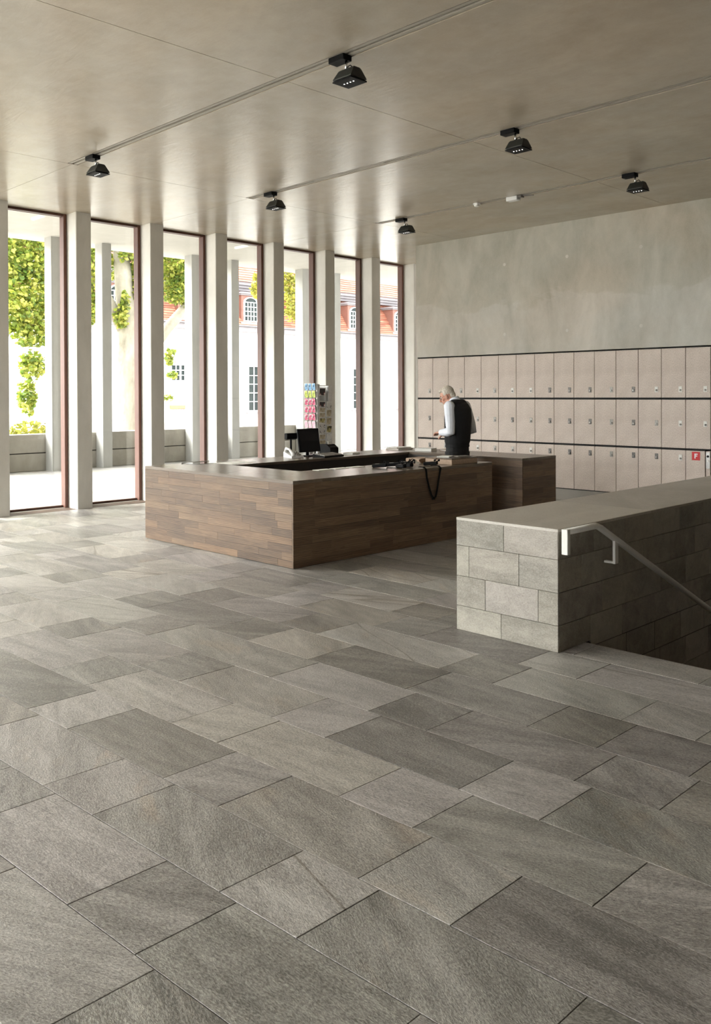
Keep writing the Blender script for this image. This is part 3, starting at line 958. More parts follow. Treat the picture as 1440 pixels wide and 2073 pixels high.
# audio guides with straps
def audio_guide(loc, rz, label, n):
    o = put('audio_guide', loc, rz, label, 'audio guide', 'audio guides on the counter')
    T = Matrix.Rotation(math.radians(-4), 4, 'Y')
    MB().box((-.085, -.026, .007), (.085, .026, .046), .009, None, T).build('body', M_['black'], o)
    MB().box((-.050, -.017, .0462), (.0, .017, .0472), .0003, None, T).build('screen', M_['lock_mid'], o)
    rr = random.Random(n)
    pts = []
    for k in range(15):
        a = 2 * PI * k / 14
        pts.append((.075 + .028 * math.cos(a + PI), .034 * math.sin(a) * (1 + .2 * math.sin(2 * a + n)), .053 + .012 * (1 + math.sin(3 * a + n))))
    MB().tube(pts, (.008, .0035), 6).build('strap', M_['black'], o)
    return o
AG = [(5.14, 1.55, .5), (5.36, 1.66, -.3), (5.15, 1.77, .5), (5.32, 1.81, -.2), (5.14, 1.98, .4), (5.36, 2.16, .3)]
AL = ['nearest the counter corner', 'second from the counter corner', 'third from the counter corner, on the inner side', 'fourth from the counter corner, at the front edge', 'fifth from the counter corner, on the inner side', 'next to the wooden box']
for n, (x, y, a) in enumerate(AG):
    audio_guide((x, y, CZ), a, 'black audio guide with strap, the one ' + AL[n], n)
sh_ = put('crumpled_paper', (5.10, 2.19, CZ), .3, 'curled white paper slip among the audio guides', 'paper')
rg = []
for i in range(9):
    t_ = i / 8
    x = -.06 + .12 * t_; z = .006 + .05 * math.sin(PI * t_) ** 2 * (1 if t_ < .5 else .35)
    rg.append([(x, -.045, z), (x, .045, z + .006), (x + .002, .045, z + .0075), (x + .002, -.045, z + .0015)])
MB().rings(rg).build('slip', M_['white'], sh_, smooth=False)
st_ = put('neck_strap', (5.45, 1.96, CZ), 0, 'black neck strap hanging over the front edge of the counter', 'strap')
pts = [(-.01, -.10, .012), (.02, -.12, .014), (.085, -.125, .012), (.116, -.122, -.01), (.119, -.112, -.10), (.119, -.075, -.21), (.119, -.035, -.30), (.119, -.005, -.335), (.119, .035, -.325),
       (.119, .060, -.25), (.119, .085, -.15), (.119, .110, -.06), (.116, .125, -.008), (.085, .128, .012), (.02, .125, .014), (-.01, .10, .012)]
MB().tube(pts, (.015, .0035), 6, ref=(0, 1, .35)).build('webbing', M_['black'], st_)
MB().box((.112, -.022, -.352), (.126, .022, -.322), .003).build('clip', M_['black'], st_)

# ------------------------------------------------------------------ postcard rack between counter and windows
rk = put('postcard_rack', (2.13, 3.38, 0), 0, 'tall rotating wire rack of flyers and postcards behind the computer screen', 'rack')
MB().disc((0, 0, 0), .24, .025, 24).build('base', M_['steel_dark'], rk, fix=True)
MB().tube([(0, 0, .02), (0, 0, 1.80)], .016, 10).build('pole', M_['steel'], rk)
def wire_panel(name, p0, ux, wd, nx, z0, z1, nrm):
    m = MB()
    for i in range(nx + 1):
        q = Vector(p0) + Vector(ux) * (wd * i / nx)
        m.tube([(q.x, q.y, z0), (q.x, q.y, z1)], .0035, 6)
    nz = int((z1 - z0) / .105)
    for i in range(nz + 1):
        z = z0 + (z1 - z0) * i / nz
        q = Vector(p0) + Vector(ux) * wd
        m.tube([(p0[0], p0[1], z), (q.x, q.y, z)], .0035, 6)
    return m.build(name, M_['steel'], rk)
wire_panel('wire_panel', (-.14, -.13), (1, 0), .25, 3, .75, 1.80, None)
wire_panel('wire_panel', (.12, -.12), (0, 1), .28, 2, .75, 1.78, None)
MB().box((.10, -.14, .70), (.125, -.115, 1.80), .003).build('corner_post', M_['steel'], rk)
MB().box((-.145, .10, .75), (.115, .155, 1.78), .003).box((-.15, -.12, .75), (-.142, .10, 1.78), .001).build('back_panel', M_['steel'], rk)
MP = {}
MP['blue'] = mat_print('flyer_blue', [(0, (.04, .10, .20)), (.42, (.20, .42, .66)), (.56, (.62, .75, .82))], 22)
MP['green'] = mat_print('flyer_green', [(0, (.30, .38, .05)), (.45, (.58, .66, .12)), (.58, (.80, .82, .50))], 22)
MP['magenta'] = mat_print('flyer_magenta', [(0, (.10, .03, .06)), (.40, (.62, .06, .16)), (.54, (.80, .62, .62))], 26)
MP['pink'] = mat_print('flyer_pink', [(0, (.78, .40, .50)), (.5, (.80, .62, .66))], 20)
MP['pale'] = mat_print('flyer_pale', [(0, (.74, .73, .70)), (.55, (.5, .5, .5)), (.62, (.78, .77, .74))], 24)
MP['dark'] = mat_print('postcard_dark', [(0, (.03, .025, .025)), (.55, (.30, .10, .10)), (.62, (.6, .55, .5))], 16)
MP['sepia'] = mat_print('postcard_sepia', [(0, (.36, .30, .20)), (.46, (.50, .43, .30)), (.6, (.62, .56, .42))], 18)
MP['ochre'] = mat_print('postcard_ochre', [(0, (.08, .07, .03)), (.45, (.42, .36, .14)), (.6, (.60, .55, .38))], 18)
MP['bw'] = mat_print('postcard_grey', [(0, (.62, .60, .56)), (.55, (.15, .14, .13)), (.62, (.68, .66, .62))], 16)
flrow = [('blue', 1.76, 'pale blue'), ('green', 1.65, 'yellow green'), ('magenta', 1.537, 'magenta and white'), ('magenta', 1.425, 'magenta and white'), ('magenta', 1.312, 'magenta and white'), ('pink', 1.20, 'light pink'), ('pale', 1.09, 'white'), ('pale', .98, 'white'), ('pale', .87, 'white')]
FR = ['topmost', 'second', 'third', 'fourth', 'fifth', 'sixth', 'seventh', 'eighth', 'ninth']
FC = ['left', 'middle', 'right']
for i, (mt, z, nm) in enumerate(flrow):
    for j in range(3):
        o = put('flyer', (2.13 - .14 + .25 / 3 * (j + .5), 3.38 - .148, z - .05), 0, '%s flyer in the %s row, %s column, of the rotating rack' % (nm, FR[i], FC[j]), 'flyer', 'flyers on the rotating rack')
        T = Matrix.Rotation(math.radians(7 + R.uniform(-2, 2)), 4, 'X') @ Matrix.Rotation(R.uniform(-.04, .04), 4, 'Y')
        MB().box((-.036, -.004, 0), (.036, -.0015, .104), 0, None, T).build('sheet', M_['paper'], o)
        MB().box((-.033, -.0055, .003), (.033, -.0041, .101), 0, None, T).build('print', MP[mt], o)
pcs = [(0, 1.67, 'dark', .115, 'dark red'), (0, 1.50, 'dark', .085, 'dark'), (0, 1.42, 'sepia', .075, 'sepia'), (0, 1.345, 'sepia', .075, 'sepia'), (0, 1.262, 'ochre', .078, 'ochre'), (0, 1.185, 'bw', .075, 'grey and black'), (0, 1.10, 'bw', .078, 'grey and black'), (0, 1.02, 'sepia', .078, 'sepia'), (0, .935, 'sepia', .078, 'sepia'),
       (1, 1.47, 'bw', .11, 'grey'), (1, 1.355, 'sepia', .11, 'sepia'), (1, 1.235, 'sepia', .11, 'sepia'), (1, 1.115, 'ochre', .11, 'ochre'), (1, .98, 'pale', .125, 'white')]
cnt = [0, 0]
for c_, z, mt, hh, nm in pcs:
    cnt[c_] += 1
    o = put('postcard', (2.13 + .128, 3.38 - .12 + (.07 if c_ == 0 else .205), z - .04), 0, '%s postcard, %s from top in the %s postcard column' % (nm, FR[cnt[c_] - 1] if cnt[c_] > 1 else 'first', ['left', 'right'][c_]), 'postcard', 'postcards on the rotating rack')
    T = Matrix.Rotation(math.radians(7), 4, 'Y') @ Matrix.Rotation(R.uniform(-.05, .05), 4, 'X')
    wd = .062 if c_ == 0 else .052
    MB().box((.001, -wd, 0), (.003, wd, hh), 0, None, T).build('card', M_['paper'], o)
    MB().box((.0031, -wd + .006, .007), (.0045, wd - .006, hh - .007), 0, None, T).build('picture', MP[mt], o)

# ------------------------------------------------------------------ ceiling spotlights and small devices
def spotlight(loc, label):
    o = put('spotlight', loc, 0, label, 'spotlight', 'spotlights on the ceiling tracks')
    MB().box((-.155, -.048, -.044), (.015, .048, .0025), .004).build('adapter', M_['black'], o)
    s = MB().tube([(0, 0, -.044), (0, 0, -.125)], .010, 10).build('stem', M_['chrome'], o, smooth=True)
    MB().tube([(0, -.012, -.125), (0, .012, -.125)], .014, 10).build('joint', M_['chrome'], s, smooth=True)
    MB().tube([(.012, 0, -.118), (.022, 0, -.095), (.045, 0, -.092), (.06, 0, -.105), (.062, 0, -.12)], .0045, 6).build('cable', M_['black'], s, smooth=True)
    x0, x1, y0, y1 = -.072, .128, -.075, .095
    zb, zt2 = -.215, -.118
    cxm, cym = (x0 + x1) / 2, (y0 + y1) / 2
    def rect(f, g_, z): return [(cxm - .1 * f, cym - .085 * g_, z), (cxm + .1 * f, cym - .085 * g_, z), (cxm + .1 * f, cym + .085 * g_, z), (cxm - .1 * f, cym + .085 * g_, z)]
    MB().rings([rect(1.0, 1.0, zb + .008), rect(1.0, 1.0, zb + .018), rect(.86, .50, zt2 - .012), rect(.80, .36, zt2)]).build('lamp_housing', M_['spot'], o, fix=True)
    MB().rings([rect(1.03, 1.03, zb - .008), rect(1.03, 1.03, zb), rect(.9, .9, zb + .001), rect(.9, .9, zb + .0085)]).build('louvre', M_['black'], o, fix=True)
    led = MB()
    for k in range(4):
        led.disc((cxm - .05 + k * .034, cym - .01, zb - .0105), .0055, .0022, 8)
    led.build('lamp', M_['led'], o, fix=True)
    return o
SL = [(2.94, 0, 'black spotlight on the nearest track, close to the windows'), (6.91, 0, 'large black spotlight nearest the camera, on the nearest track'),
      (2.92, 1, 'black spotlight on the middle track, on the window side'), (6.72, 1, 'black spotlight on the middle track, on the right'),
      (2.96, 2, 'black spotlight on the farthest track, near the corner of the locker wall'), (6.70, 2, 'black spotlight on the farthest track, above the right end of the lockers')]
for x, n, lab in SL:
    spotlight((x, TY[n] + .0, H - .0), lab)
sm = put('smoke_detector', (4.34, TY[2] - .03, H), 0, 'small round white smoke detector beside the farthest track', 'smoke detector')
MB().disc((0, 0, -.018), .052, .022, 20).build('base', M_['white'], sm, fix=True)
MB().rings([[(.038 * math.cos(a) * f, .038 * math.sin(a) * f, z) for a in [2 * PI * i / 16 for i in range(16)]] for f, z in ((.7, -.045), (1, -.038), (1, -.018))]).build('sensor', M_['lock_white'], sm, fix=True)
jb = put('track_connector', (4.97, TY[2], H), 0, 'white box with a dark arm on the farthest track', 'connector')
MB().box((-.13, -.045, -.055), (.045, .045, .002), .005).build('box', M_['white'], jb)
MB().box((.045, -.035, -.030), (.11, .035, .002), .003).prism([(.10, -.012), (.28, -.03), (.28, -.022), (.10, .004)], -.012, .012, 1).build('arm', M_['steel_dark'], jb)

# ------------------------------------------------------------------ attendant
def rest_mesh(mb, voxel, smooth_iter=2):
    me = bpy.data.meshes.new('tmp')
    me.from_pydata(mb.v, [], mb.f)
    import bmesh
    bm = bmesh.new(); bm.from_mesh(me)
    bmesh.ops.recalc_face_normals(bm, faces=bm.faces)
    bm.to_mesh(me); bm.free()
    o = bpy.data.objects.new('tmp', me)
    COL.objects.link(o)
    md = o.modifiers.new('r', 'REMESH'); md.mode = 'VOXEL'; md.voxel_size = voxel
    ms = o.modifiers.new('s', 'SMOOTH'); ms.iterations = smooth_iter; ms.factor = .5
    dg = bpy.context.evaluated_depsgraph_get()
    dg.update()
    out = bpy.data.meshes.new_from_object(o.evaluated_get(dg))
    bpy.data.objects.remove(o)
    bpy.data.meshes.remove(me)
    return out
man = empty('person', (4.74, 3.42, 0), 0)
tag(man, 'grey-haired person in white shirt and black waistcoat standing bent over behind the counter', 'person')
man.rotation_euler = (0, 0, math.radians(96))     # local +y is forward: towards the windows
# local frame: x = right side, y = forward
def L3(x, y, z): return Vector((x, y, z))
HC = L3(.0, .152, 1.618)
HT = Matrix.Translation(HC) @ Matrix.Rotation(math.radians(28), 4, 'Z') @ Matrix.Rotation(math.radians(-25), 4, 'X')   # head turned left, bowed
sh = {'l': L3(-.185, .0, 1.500), 'r': L3(.185, .0, 1.500)}
el = {'l': L3(-.235, -.050, 1.165), 'r': L3(.285, -.060, 1.175)}
wr = {'l': L3(-.130, .165, 1.150), 'r': L3(.110, .190, 1.120)}
def torso(gr, ztop=1.47, zbot=.80, sc=1.0):
    rg = [(zbot, .150, .105, 0), (.92, .165, .118, .0), (1.02, .158, .118, .0), (1.14, .168, .122, -.005), (1.28, .182, .122, -.012), (1.38, .185, .108, -.012), (1.44, .150, .085, .0), (ztop, .085, .065, .018)]
    m = []
    for z, a, b, y in rg:
        if z < zbot: continue
        if z > .92: z = .92 + (z - .92) * 1.15
        m.append([(math.copysign(abs(math.cos(t)) ** .82, math.cos(t)) * (a + gr), y + math.copysign(abs(math.sin(t)) ** .9, math.sin(t)) * (b + gr), z) for t in [2 * PI * k / 24 for k in range(24)]])
    return m
def leg(mb, s_, gr, z0=.06):
    x = .092 * s_
    mb.tube([L3(x, 0, .90), L3(x * 1.05, .005, .75), L3(x * 1.08, .012, .50), L3(x * 1.1, -.005, .30), L3(x * 1.12, -.015, z0)],
            [(.092 + gr, .100 + gr), (.086 + gr, .092 + gr), (.062 + gr, .064 + gr), (.056 + gr, .060 + gr), (.040 + gr * 1.6, .044 + gr * 1.6)], 14, ref=(1, 0, 0))
def arm(mb, k, gr):
    a, b, c = sh[k], el[k], wr[k]
    mb.ball(a + L3(0, 0, -.012), .060 + gr, 14, 10)
    mb.tube([a + L3(0, 0, .0), a.lerp(b, .35), a.lerp(b, .75), b, b.lerp(c, .3), b.lerp(c, .7), c],
            [.058 + gr, .054 + gr, .047 + gr, .045 + gr, .046 + gr, .036 + gr, .029 + gr], 12)
def hand(mb, k):
    c = wr[k]; d = (wr[k] - el[k]).normalized()
    sgn = 1 if k == 'l' else -1
    inn = L3(sgn, 0, 0); inn = (inn - d * inn.dot(d)).normalized()
    up = inn.cross(d) if k == 'r' else d.cross(inn)
    if up.z < 0: up = -up
    mb.tube([c - d * .02, c + d * .02, c + d * .06, c + d * .095], [(.026, .020), (.036, .018), (.042, .016), (.040, .014)], 12, ref=inn)
    for i, (o_, ln) in enumerate(((-.030, .062), (-.010, .074), (.011, .078), (.031, .070))):
        p = c + d * .088 + inn * o_
        mb.tube([p, p + d * ln * .45 - up * .006, p + d * ln * .75 - up * .022, p + d * ln * .88 - up * .040], [.0095, .009, .0085, .007], 8)
    p = c + d * .03 + inn * .034
    mb.tube([p, p + d * .03 + inn * .026 - up * .008, p + d * .062 + inn * .028 - up * .020], [.012, .0105, .008], 8)
body = MB()
body.rings(torso(0, 1.47))
body.tube([L3(0, .012, 1.46), L3(0, .055, 1.545), HC + L3(0, -.025, -.055)], [.062, .057, .056], 14)
body.ball((0, -.008, .018), (.075, .093, .108), 20, 14, None, HT)
body.ball((0, .028, -.050), (.058, .066, .066), 16, 10, None, HT)         # jaw
body.ball((0, .065, -.092), (.026, .024, .022), 10, 8, None, HT)          # chin
body.tube([(0, .086, .022), (0, .102, -.002), (0, .112, -.028), (0, .094, -.036)], [(.009, .008), (.011, .011), (.016, .013), (.013, .008)], 10, ref=(1, 0, 0), M=HT)
body.ball((0, .083, -.058), (.024, .012, .007), 10, 6, None, HT)          # lips
body.ball((0, .083, -.068), (.021, .011, .006), 10, 6, None, HT)
body.ball((0, .078, .036), (.052, .014, .010), 12, 6, None, HT)           # brow
for s_ in (-1, 1):
    body.ball((s_ * .077, -.008, -.008), (.012, .021, .032), 10, 8, None, HT @ Matrix.Rotation(s_ * .2, 4, 'Z'))
    body.ball((s_ * .046, .062, -.018), (.020, .018, .018), 8, 6, None, HT)
for k in 'lr':
    arm(body, k, 0); hand(body, k)
for s_ in (-1, 1):
    leg(body, s_, 0)
    body.tube([L3(.103 * s_, -.06, .035), L3(.105 * s_, .03, .045), L3(.110 * s_, .12, .030), L3(.112 * s_, .175, .022)], [(.036, .030), (.042, .038), (.045, .024), (.030, .016)], 12, ref=(1, 0, 0))
bo = link('body', rest_mesh(body, .0055, 2), M_['skin'], man, True)
for m in list(bo.data.materials)[1:]: pass
# eyes, glasses, hair
for s_ in (-1, 1):
    MB().ball((s_ * .031, .074, .012), .0115, 10, 8, None, HT).build('eye', M_['eye'], man, True)
gl = MB()
for s_ in (-1, 1):
    gl.tube([(s_ * .032 + .024 * math.cos(a), .091, .008 + .018 * math.sin(a)) for a in [2 * PI * i / 14 for i in range(15)]], .0016, 5, None, False, None, HT)
    gl.tube([(s_ * .056, .090, .012), (s_ * .075, .06, .012), (s_ * .080, -.01, .012)], .0016, 5, None, True, None, HT)
gl.tube([(-.008, .094, .010), (.008, .094, .010)], .0016, 5, None, True, None, HT)
gl.build('glasses', M_['steel_dark'], man)
hr_ = MB()
hr_.ball((0, -.022, .050), (.079, .090, .084), 20, 14, None, HT)
hr_.ball((0, -.054, -.004), (.069, .056, .070), 16, 10, None, HT)
hr_.ball((0, .038, .092), (.055, .048, .030), 14, 8, None, HT)
for s_ in (-1, 1): hr_.ball((s_ * .064, .008, .034), (.015, .028, .026), 10, 8, None, HT)
link('hair', rest_mesh(hr_, .005, 3), M_['hair'], man, True)
# clothes
c = MB()
c.rings(torso(.012, 1.475, 1.0))
for k in 'lr': arm(c, k, .013)
for k in 'lr':
    d = (wr[k] - el[k]).normalized()
    c.tube([wr[k] - d * .055, wr[k] - d * .012], [.043, .043], 12)          # cuff
c.tube([L3(0, .002, 1.505), L3(0, .034, 1.555), L3(0, .052, 1.592)], [(.084, .078), (.073, .070), (.069, .067)], 18)   # collar
link('shirt', rest_mesh(c, .006, 2), M_['shirt'], man, True)
c = MB()
m = torso(.027, 1.462, .99)
m.insert(0, [(x * 1.03, y * 1.03, .965) for x, y, z in m[0]])
c.rings(m)
c.tube([L3(-.165, -.006, 1.508), L3(-.08, -.010, 1.552), L3(.08, -.010, 1.552), L3(.165, -.006, 1.508)], [(.050, .032), (.064, .028), (.064, .028), (.050, .032)], 14, ref=(0, 1, 0))
link('waistcoat', rest_mesh(c, .006, 2), M_['vest'], man, True)
c = MB()
c.rings([[(math.cos(t) * a, math.sin(t) * b, z) for t in [2 * PI * i / 20 for i in range(20)]] for z, a, b in ((.80, .178, .125), (.90, .185, .134), (1.04, .176, .132))])
for s_ in (-1, 1): leg(c, s_, .014, .075)
link('trousers', rest_mesh(c, .007, 2), M_['trouser'], man, True)
for s_ in (-1, 1):
    c = MB()
    c.tube([L3(.103 * s_, -.085, .040), L3(.103 * s_, -.04, .050), L3(.105 * s_, .03, .055), L3(.110 * s_, .12, .040), L3(.112 * s_, .20, .030)], [(.034, .036), (.044, .046), (.048, .050), (.052, .036), (.034, .024)], 14, ref=(1, 0, 0))
    c.box((.06 * s_ if s_ > 0 else .06 * s_ - .095, -.10, .0), ((.06 * s_ + .095) if s_ > 0 else .06 * s_, .20, .016), .01)
    link('shoe', rest_mesh(c, .007, 2), M_['shoe'], man, True)

# ------------------------------------------------------------------ terrace outside
TX0, TX1, TY0_, TY1_ = -6.65, -.46, -3.2, 16.0
tr = MB().box((TX0 - .4, -3.2, -.35), (TX1, 20, -.012)).build('terrace_floor', M_['grout'])
tag(tr, kind='structure')
TS = []
y = TY0_
i = 0
while y < TY1_:
    x = TX0 - (.4 if i % 2 else .0)
    while x < TX1 - .03:
        a, b = max(x, TX0), min(x + .8, TX1)
        if b - a > .05: TS.append((a, b, y, min(y + .4, TY1_)))
        x += .8
    y += .4
    i += 1
def tsl(mb, a, b, y0, y1): return mb.box((a + .002, y0 + .002, -.0115), (b - .002, y1 - .002, R.uniform(-.0005, .0005)), .002, rt())
TS.sort(key=lambda s: 0 if -1.0 < (s[2] + (s[0]) * .0) < 9.5 else 1)
for s in TS[:250]: tsl(MB(), *s).build('slab', M_['terrace'], tr, tints=True)
mb = MB()
for s in TS[250:]: tsl(mb, *s)
tag(mb.build('slab', M_['terrace'], tr, tints=True), kind='stuff')
# low outer wall in two courses
wl = MB().box((-7.0, -2.55, -.3), (-6.72, 10.92, .785)).build('wall_terrace', M_['grout'])
tag(wl, kind='structure')
for k in range(-2, 9):
    a = -.10 + k * 1.2268
    for z0, z1 in ((.004, .380), (.402, .800)):
        MB().box((-7.05, a + .002, z0), (-6.65, a + 1.2268 - .002, z1), .004).build('block', M_['terrace_conc'], wl)
# outer colonnade
SZ = 5.10
for k in range(-2, 9):
    y = 3.24 + k * 1.2268 * .985
    o = MB().box((-6.62, y, -.011), (-6.30, y + CW, SZ + .02), .008).build('terrace_column', M_['outcol'])
    nm = {-2: 'beyond the left picture edge, farther out', -1: 'just beyond the left picture edge', 0: 'behind the first window', 1: 'behind the second window', 2: 'hidden between the second and third window', 3: 'behind the third window', 4: 'behind the fourth window', 5: 'hidden between the fourth and fifth window', 6: 'behind the fifth window', 7: 'behind the sixth window', 8: 'farthest along, beside the locker wall corner'}
    lab = 'pale outdoor concrete column on the terrace ' + nm[k]
    tag(o, lab, 'column', 'outdoor columns of the terrace')
rf = MB().box((-7.1, -2.6, SZ), (-.6, 20, SZ + .45)).build('ceiling_terrace', M_['soffit'])
tag(rf, kind='structure')
tag(bx('roof', (-.6, RY0 - .5, H + .8), (RX + .4, 20, H + 1.2), M_['soffit']), kind='structure')
for n, (yy, lab) in enumerate(((2.08, 'behind the first window'), (6.96, 'behind the fourth window'))):
    o = put('strip_light', (-4.40, yy, SZ), 0, 'slim white strip light on the terrace soffit ' + lab, 'light', 'strip lights on the terrace soffit')
    MB().box((-.26, -.03, -.05), (.26, .03, 0), .004).build('housing', M_['white'], o)
    MB().box((-.25, -.024, -.056), (.25, .024, -.0505), .002).build('diffuser', M_['lock_white'], o)
tag(bx('roof_sunshade', (-.5, RY0 - 3.4, H - .05), (11.0, RY0 - .41, H + .4), M_['soffit']), kind='structure')  # unseen overhang added to hold the sun off the rear glazing
gd = MB().box((-80, -70, -.9), (-.5, 110, -.36)).box((15.2, -70, -.9), (60, 110, -.36)).box((-.5, -70, -.9), (15.2, RY0 - .35, -.36)).box((-.5, 18, -.9), (15.2, 110, -.36)).build('ground', M_['gravel'])
tag(gd, kind='structure')

# ------------------------------------------------------------------ white house opposite
BX = -28.0
bd_ = empty('white_house', (BX, 28, -.4))
tag(bd_, 'long white rendered house with red mansard roof and dormers beyond the terrace', 'house')
def B_(p): return (p[0] - BX, p[1] - 28, p[2] + .4)
def bb(mb, a, b, ch=0): return mb.box(B_(a), B_(b), ch)
bb(MB(), (BX - 10, -14, -.4), (BX, 64, 5.18)).build('wall', M_['facade'], bd_)
bb(bb(MB(), (BX - .1, -14, 5.18), (BX + .22, 64, 5.50), .02), (BX - .1, -14, 5.50), (BX + .34, 64, 5.58), .01).build('eaves_gutter', M_['cornice'], bd_)
# mansard slope, tile courses
def roof(name, x0, z0, x1, z1, n, thick):
    m = MB()
    for i in range(n):
        t0, t1 = i / n, (i + 1.12) / n
        xa, za = x0 + (x1 - x0) * t0, z0 + (z1 - z0) * t0
        xb, zb = x0 + (x1 - x0) * t1, z0 + (z1 - z0) * t1
        yy = -14 + (i % 2) * .5
        while yy < 64:
            q = min(yy + 1.0, 64)
            m.add([B_((xa + thick, yy, za)), B_((xa + thick, q, za)), B_((xb, q, zb)), B_((xb, yy, zb)), B_((xa - .1, yy, za)), B_((xa - .1, q, za))], [(0, 1, 2, 3), (0, 4, 5, 1)], rt())
            yy = q
    return tag(m.build(name, M_['rooftile'], bd_, tints=True), kind='stuff')
roof('mansard_tiles', BX + .25, 5.6, BX - 1.15, 7.75, 16, .05)
bb(bb(bb(MB(), (BX - 1.3, -14, 7.65), (BX - .75, 64, 7.80)), (BX - 1.3, -14, 7.80), (BX - .62, 64, 7.95), .02), (BX - 1.3, -14, 7.95), (BX - .5, 64, 8.15), .02).build('cornice', M_['cornice'], bd_)
roof('roof_tiles', BX - .45, 8.15, BX - 6.0, 12.6, 26, .05)
bb(MB(), (BX - 9.8, -14, 5.2), (BX - 1.25, 64, 7.9)).build('attic', M_['facade'], bd_)
MB().prism([(BX - 9 - BX, 8.4), (BX - 1.2 - BX, 8.4), (BX - 6.1 - BX, 12.6)], -42, 36, 1).build('roof_core', M_['cheek'], bd_, fix=True)
def pane_window(y0, y1, z0, z1, nx, nz, xo, parent, glass='winglass', arch=False, fr=.06):
    f = MB()
    g_ = MB()
    bb(f, (xo, y0 - fr, z0 - fr), (xo + .05, y0, z1 + fr)); bb(f, (xo, y1, z0 - fr), (xo + .05, y1 + fr, z1 + fr))
    bb(f, (xo, y0, z0 - fr), (xo + .05, y1, z0)); bb(f, (xo, y0, z1), (xo + .05, y1, z1 + fr))
    for i in range(1, nx):
        y = y0 + (y1 - y0) * i / nx
        wv_ = .05 if (nx % 2 == 0 and i == nx // 2) else .022
        bb(f, (xo, y - wv_, z0), (xo + .045, y + wv_, z1))
    for i in range(1, nz):
        z = z0 + (z1 - z0) * i / nz
        bb(f, (xo, y0, z - .02), (xo + .045, y1, z + .02))
    if arch:
        n = 10
        yc_, rr_ = (y0 + y1) / 2, (y1 - y0) / 2
        pts = [(yc_ + rr_ * math.cos(PI * i / n), z1 + fr * .5 + .55 * rr_ * math.sin(PI * i / n)) for i in range(n + 1)]
        m2 = MB().prism([(p[0] - 28, p[1] + .4) for p in pts], xo - BX, xo - BX + .05, 0)
        f.add(m2.v, m2.f)
    w_ = f.build('window', M_['winframe'], parent, fix=True)
    bb(MB(), (xo + .002, y0, z0), (xo + .012, y1, z1)).build('pane', M_[glass], w_)
    return w_
for yc_ in [0.6 + 4.2 * i for i in range(-2, 14)]:
    if yc_ < 23: continue
    w_ = pane_window(yc_ - .75 + .36, yc_ + .75 + .36, .75, 3.24, 4, 5, BX + .01, bd_)
    bb(MB(), (BX + .014, yc_ + .4, .75), (BX + .030, yc_ + .9, 2.2)).build('curtain', M_['curtain'], w_)
    s_ = bb(MB(), (BX, yc_ - .55, .55), (BX + .14, yc_ + 1.25, .63), .01).build('window_sill', M_['cornice'], bd_)
pane_window(20.28, 21.38, 2.43, 3.23, 4, 3, BX + .01, bd_)
dr = MB()
for k in range(7): bb(dr, (BX + .01, 20.24 + k * .16, -.30), (BX + .05, 20.24 + k * .16 + .15, .90), .01)
dr = dr.build('shutter_door', M_['shutter'], bd_)
bb(MB(), (BX + .01, 20.16, .91), (BX + .12, 21.42, 1.10), .01).build('lintel', M_['lintel'], bd_)
# dormers
for yc_ in [0.0 + 4.2 * i for i in range(-2, 15)]:
    a, b = yc_ - .35, yc_ + .95
    xf, xb = BX + .12, BX - 1.2
    m = MB()
    m.prism([(xf - BX, 5.75 + .4), (xf - BX, 7.35 + .4), (xb - BX, 7.55 + .4), (xb - BX, 5.75 + .4)], a - 28, b - 28, 1)
    dm = m.build('dormer', M_['cheek'], bd_, fix=True)
    bb(bb(MB(), (xb, a - .15, 7.36), (xf + .16, b + .15, 7.46), .01), (xb, a - .09, 7.28), (xf + .09, b + .09, 7.36), .01).build('dormer_cornice', M_['cornice'], dm)
    bb(MB(), (BX - .1, a - .12, 5.60), (xf + .14, b + .12, 5.76), .01).build('dormer_sill', M_['cornice'], dm)
    f = MB()
    y0, y1, z0, z1 = a + .22, b - .22, 5.86, 6.90
    xo = xf + .002
    bb(f, (xo, y0 - .08, z0 - .06), (xo + .05, y0, z1)); bb(f, (xo, y1, z0 - .06), (xo + .05, y1 + .08, z1)); bb(f, (xo, y0, z0 - .06), (xo + .05, y1, z0))
    for i in range(1, 4):
        y = y0 + (y1 - y0) * i / 4
        bb(f, (xo, y - .02, z0), (xo + .045, y + .02, z1))
    for i in range(1, 5):
        z = z0 + (z1 - z0) * i / 4
        bb(f, (xo, y0, z - .02), (xo + .045, y1, z + .02))
    n = 10
    ym, r1, r0 = (y0 + y1) / 2, (y1 - y0) / 2 + .08, (y1 - y0) / 2 - .02
    for i in range(n):
        t0, t1 = PI * i / n, PI * (i + 1) / n
        q = [(ym + r * math.cos(t) - 28, z1 + .6 * r * math.sin(t) + .4) for r, t in ((r0, t0), (r1, t0), (r1, t1), (r0, t1))]
        m2 = MB().prism(q, xo - BX, xo - BX + .06, 0)
        f.add(m2.v, m2.f)
    f.build('window', M_['winframe'], dm, fix=True)
    pts = [(ym + r0 * math.cos(PI * i / n) - 28, z1 + .6 * r0 * math.sin(PI * i / n) + .4) for i in range(n + 1)]
    gm = MB().prism(pts, xo - BX + .004, xo - BX + .014, 0)
    bb(gm, (xo + .004, y0, z0), (xo + .014, y1, z1))
    gm.build('pane', M_['winglass'], dm, fix=True)

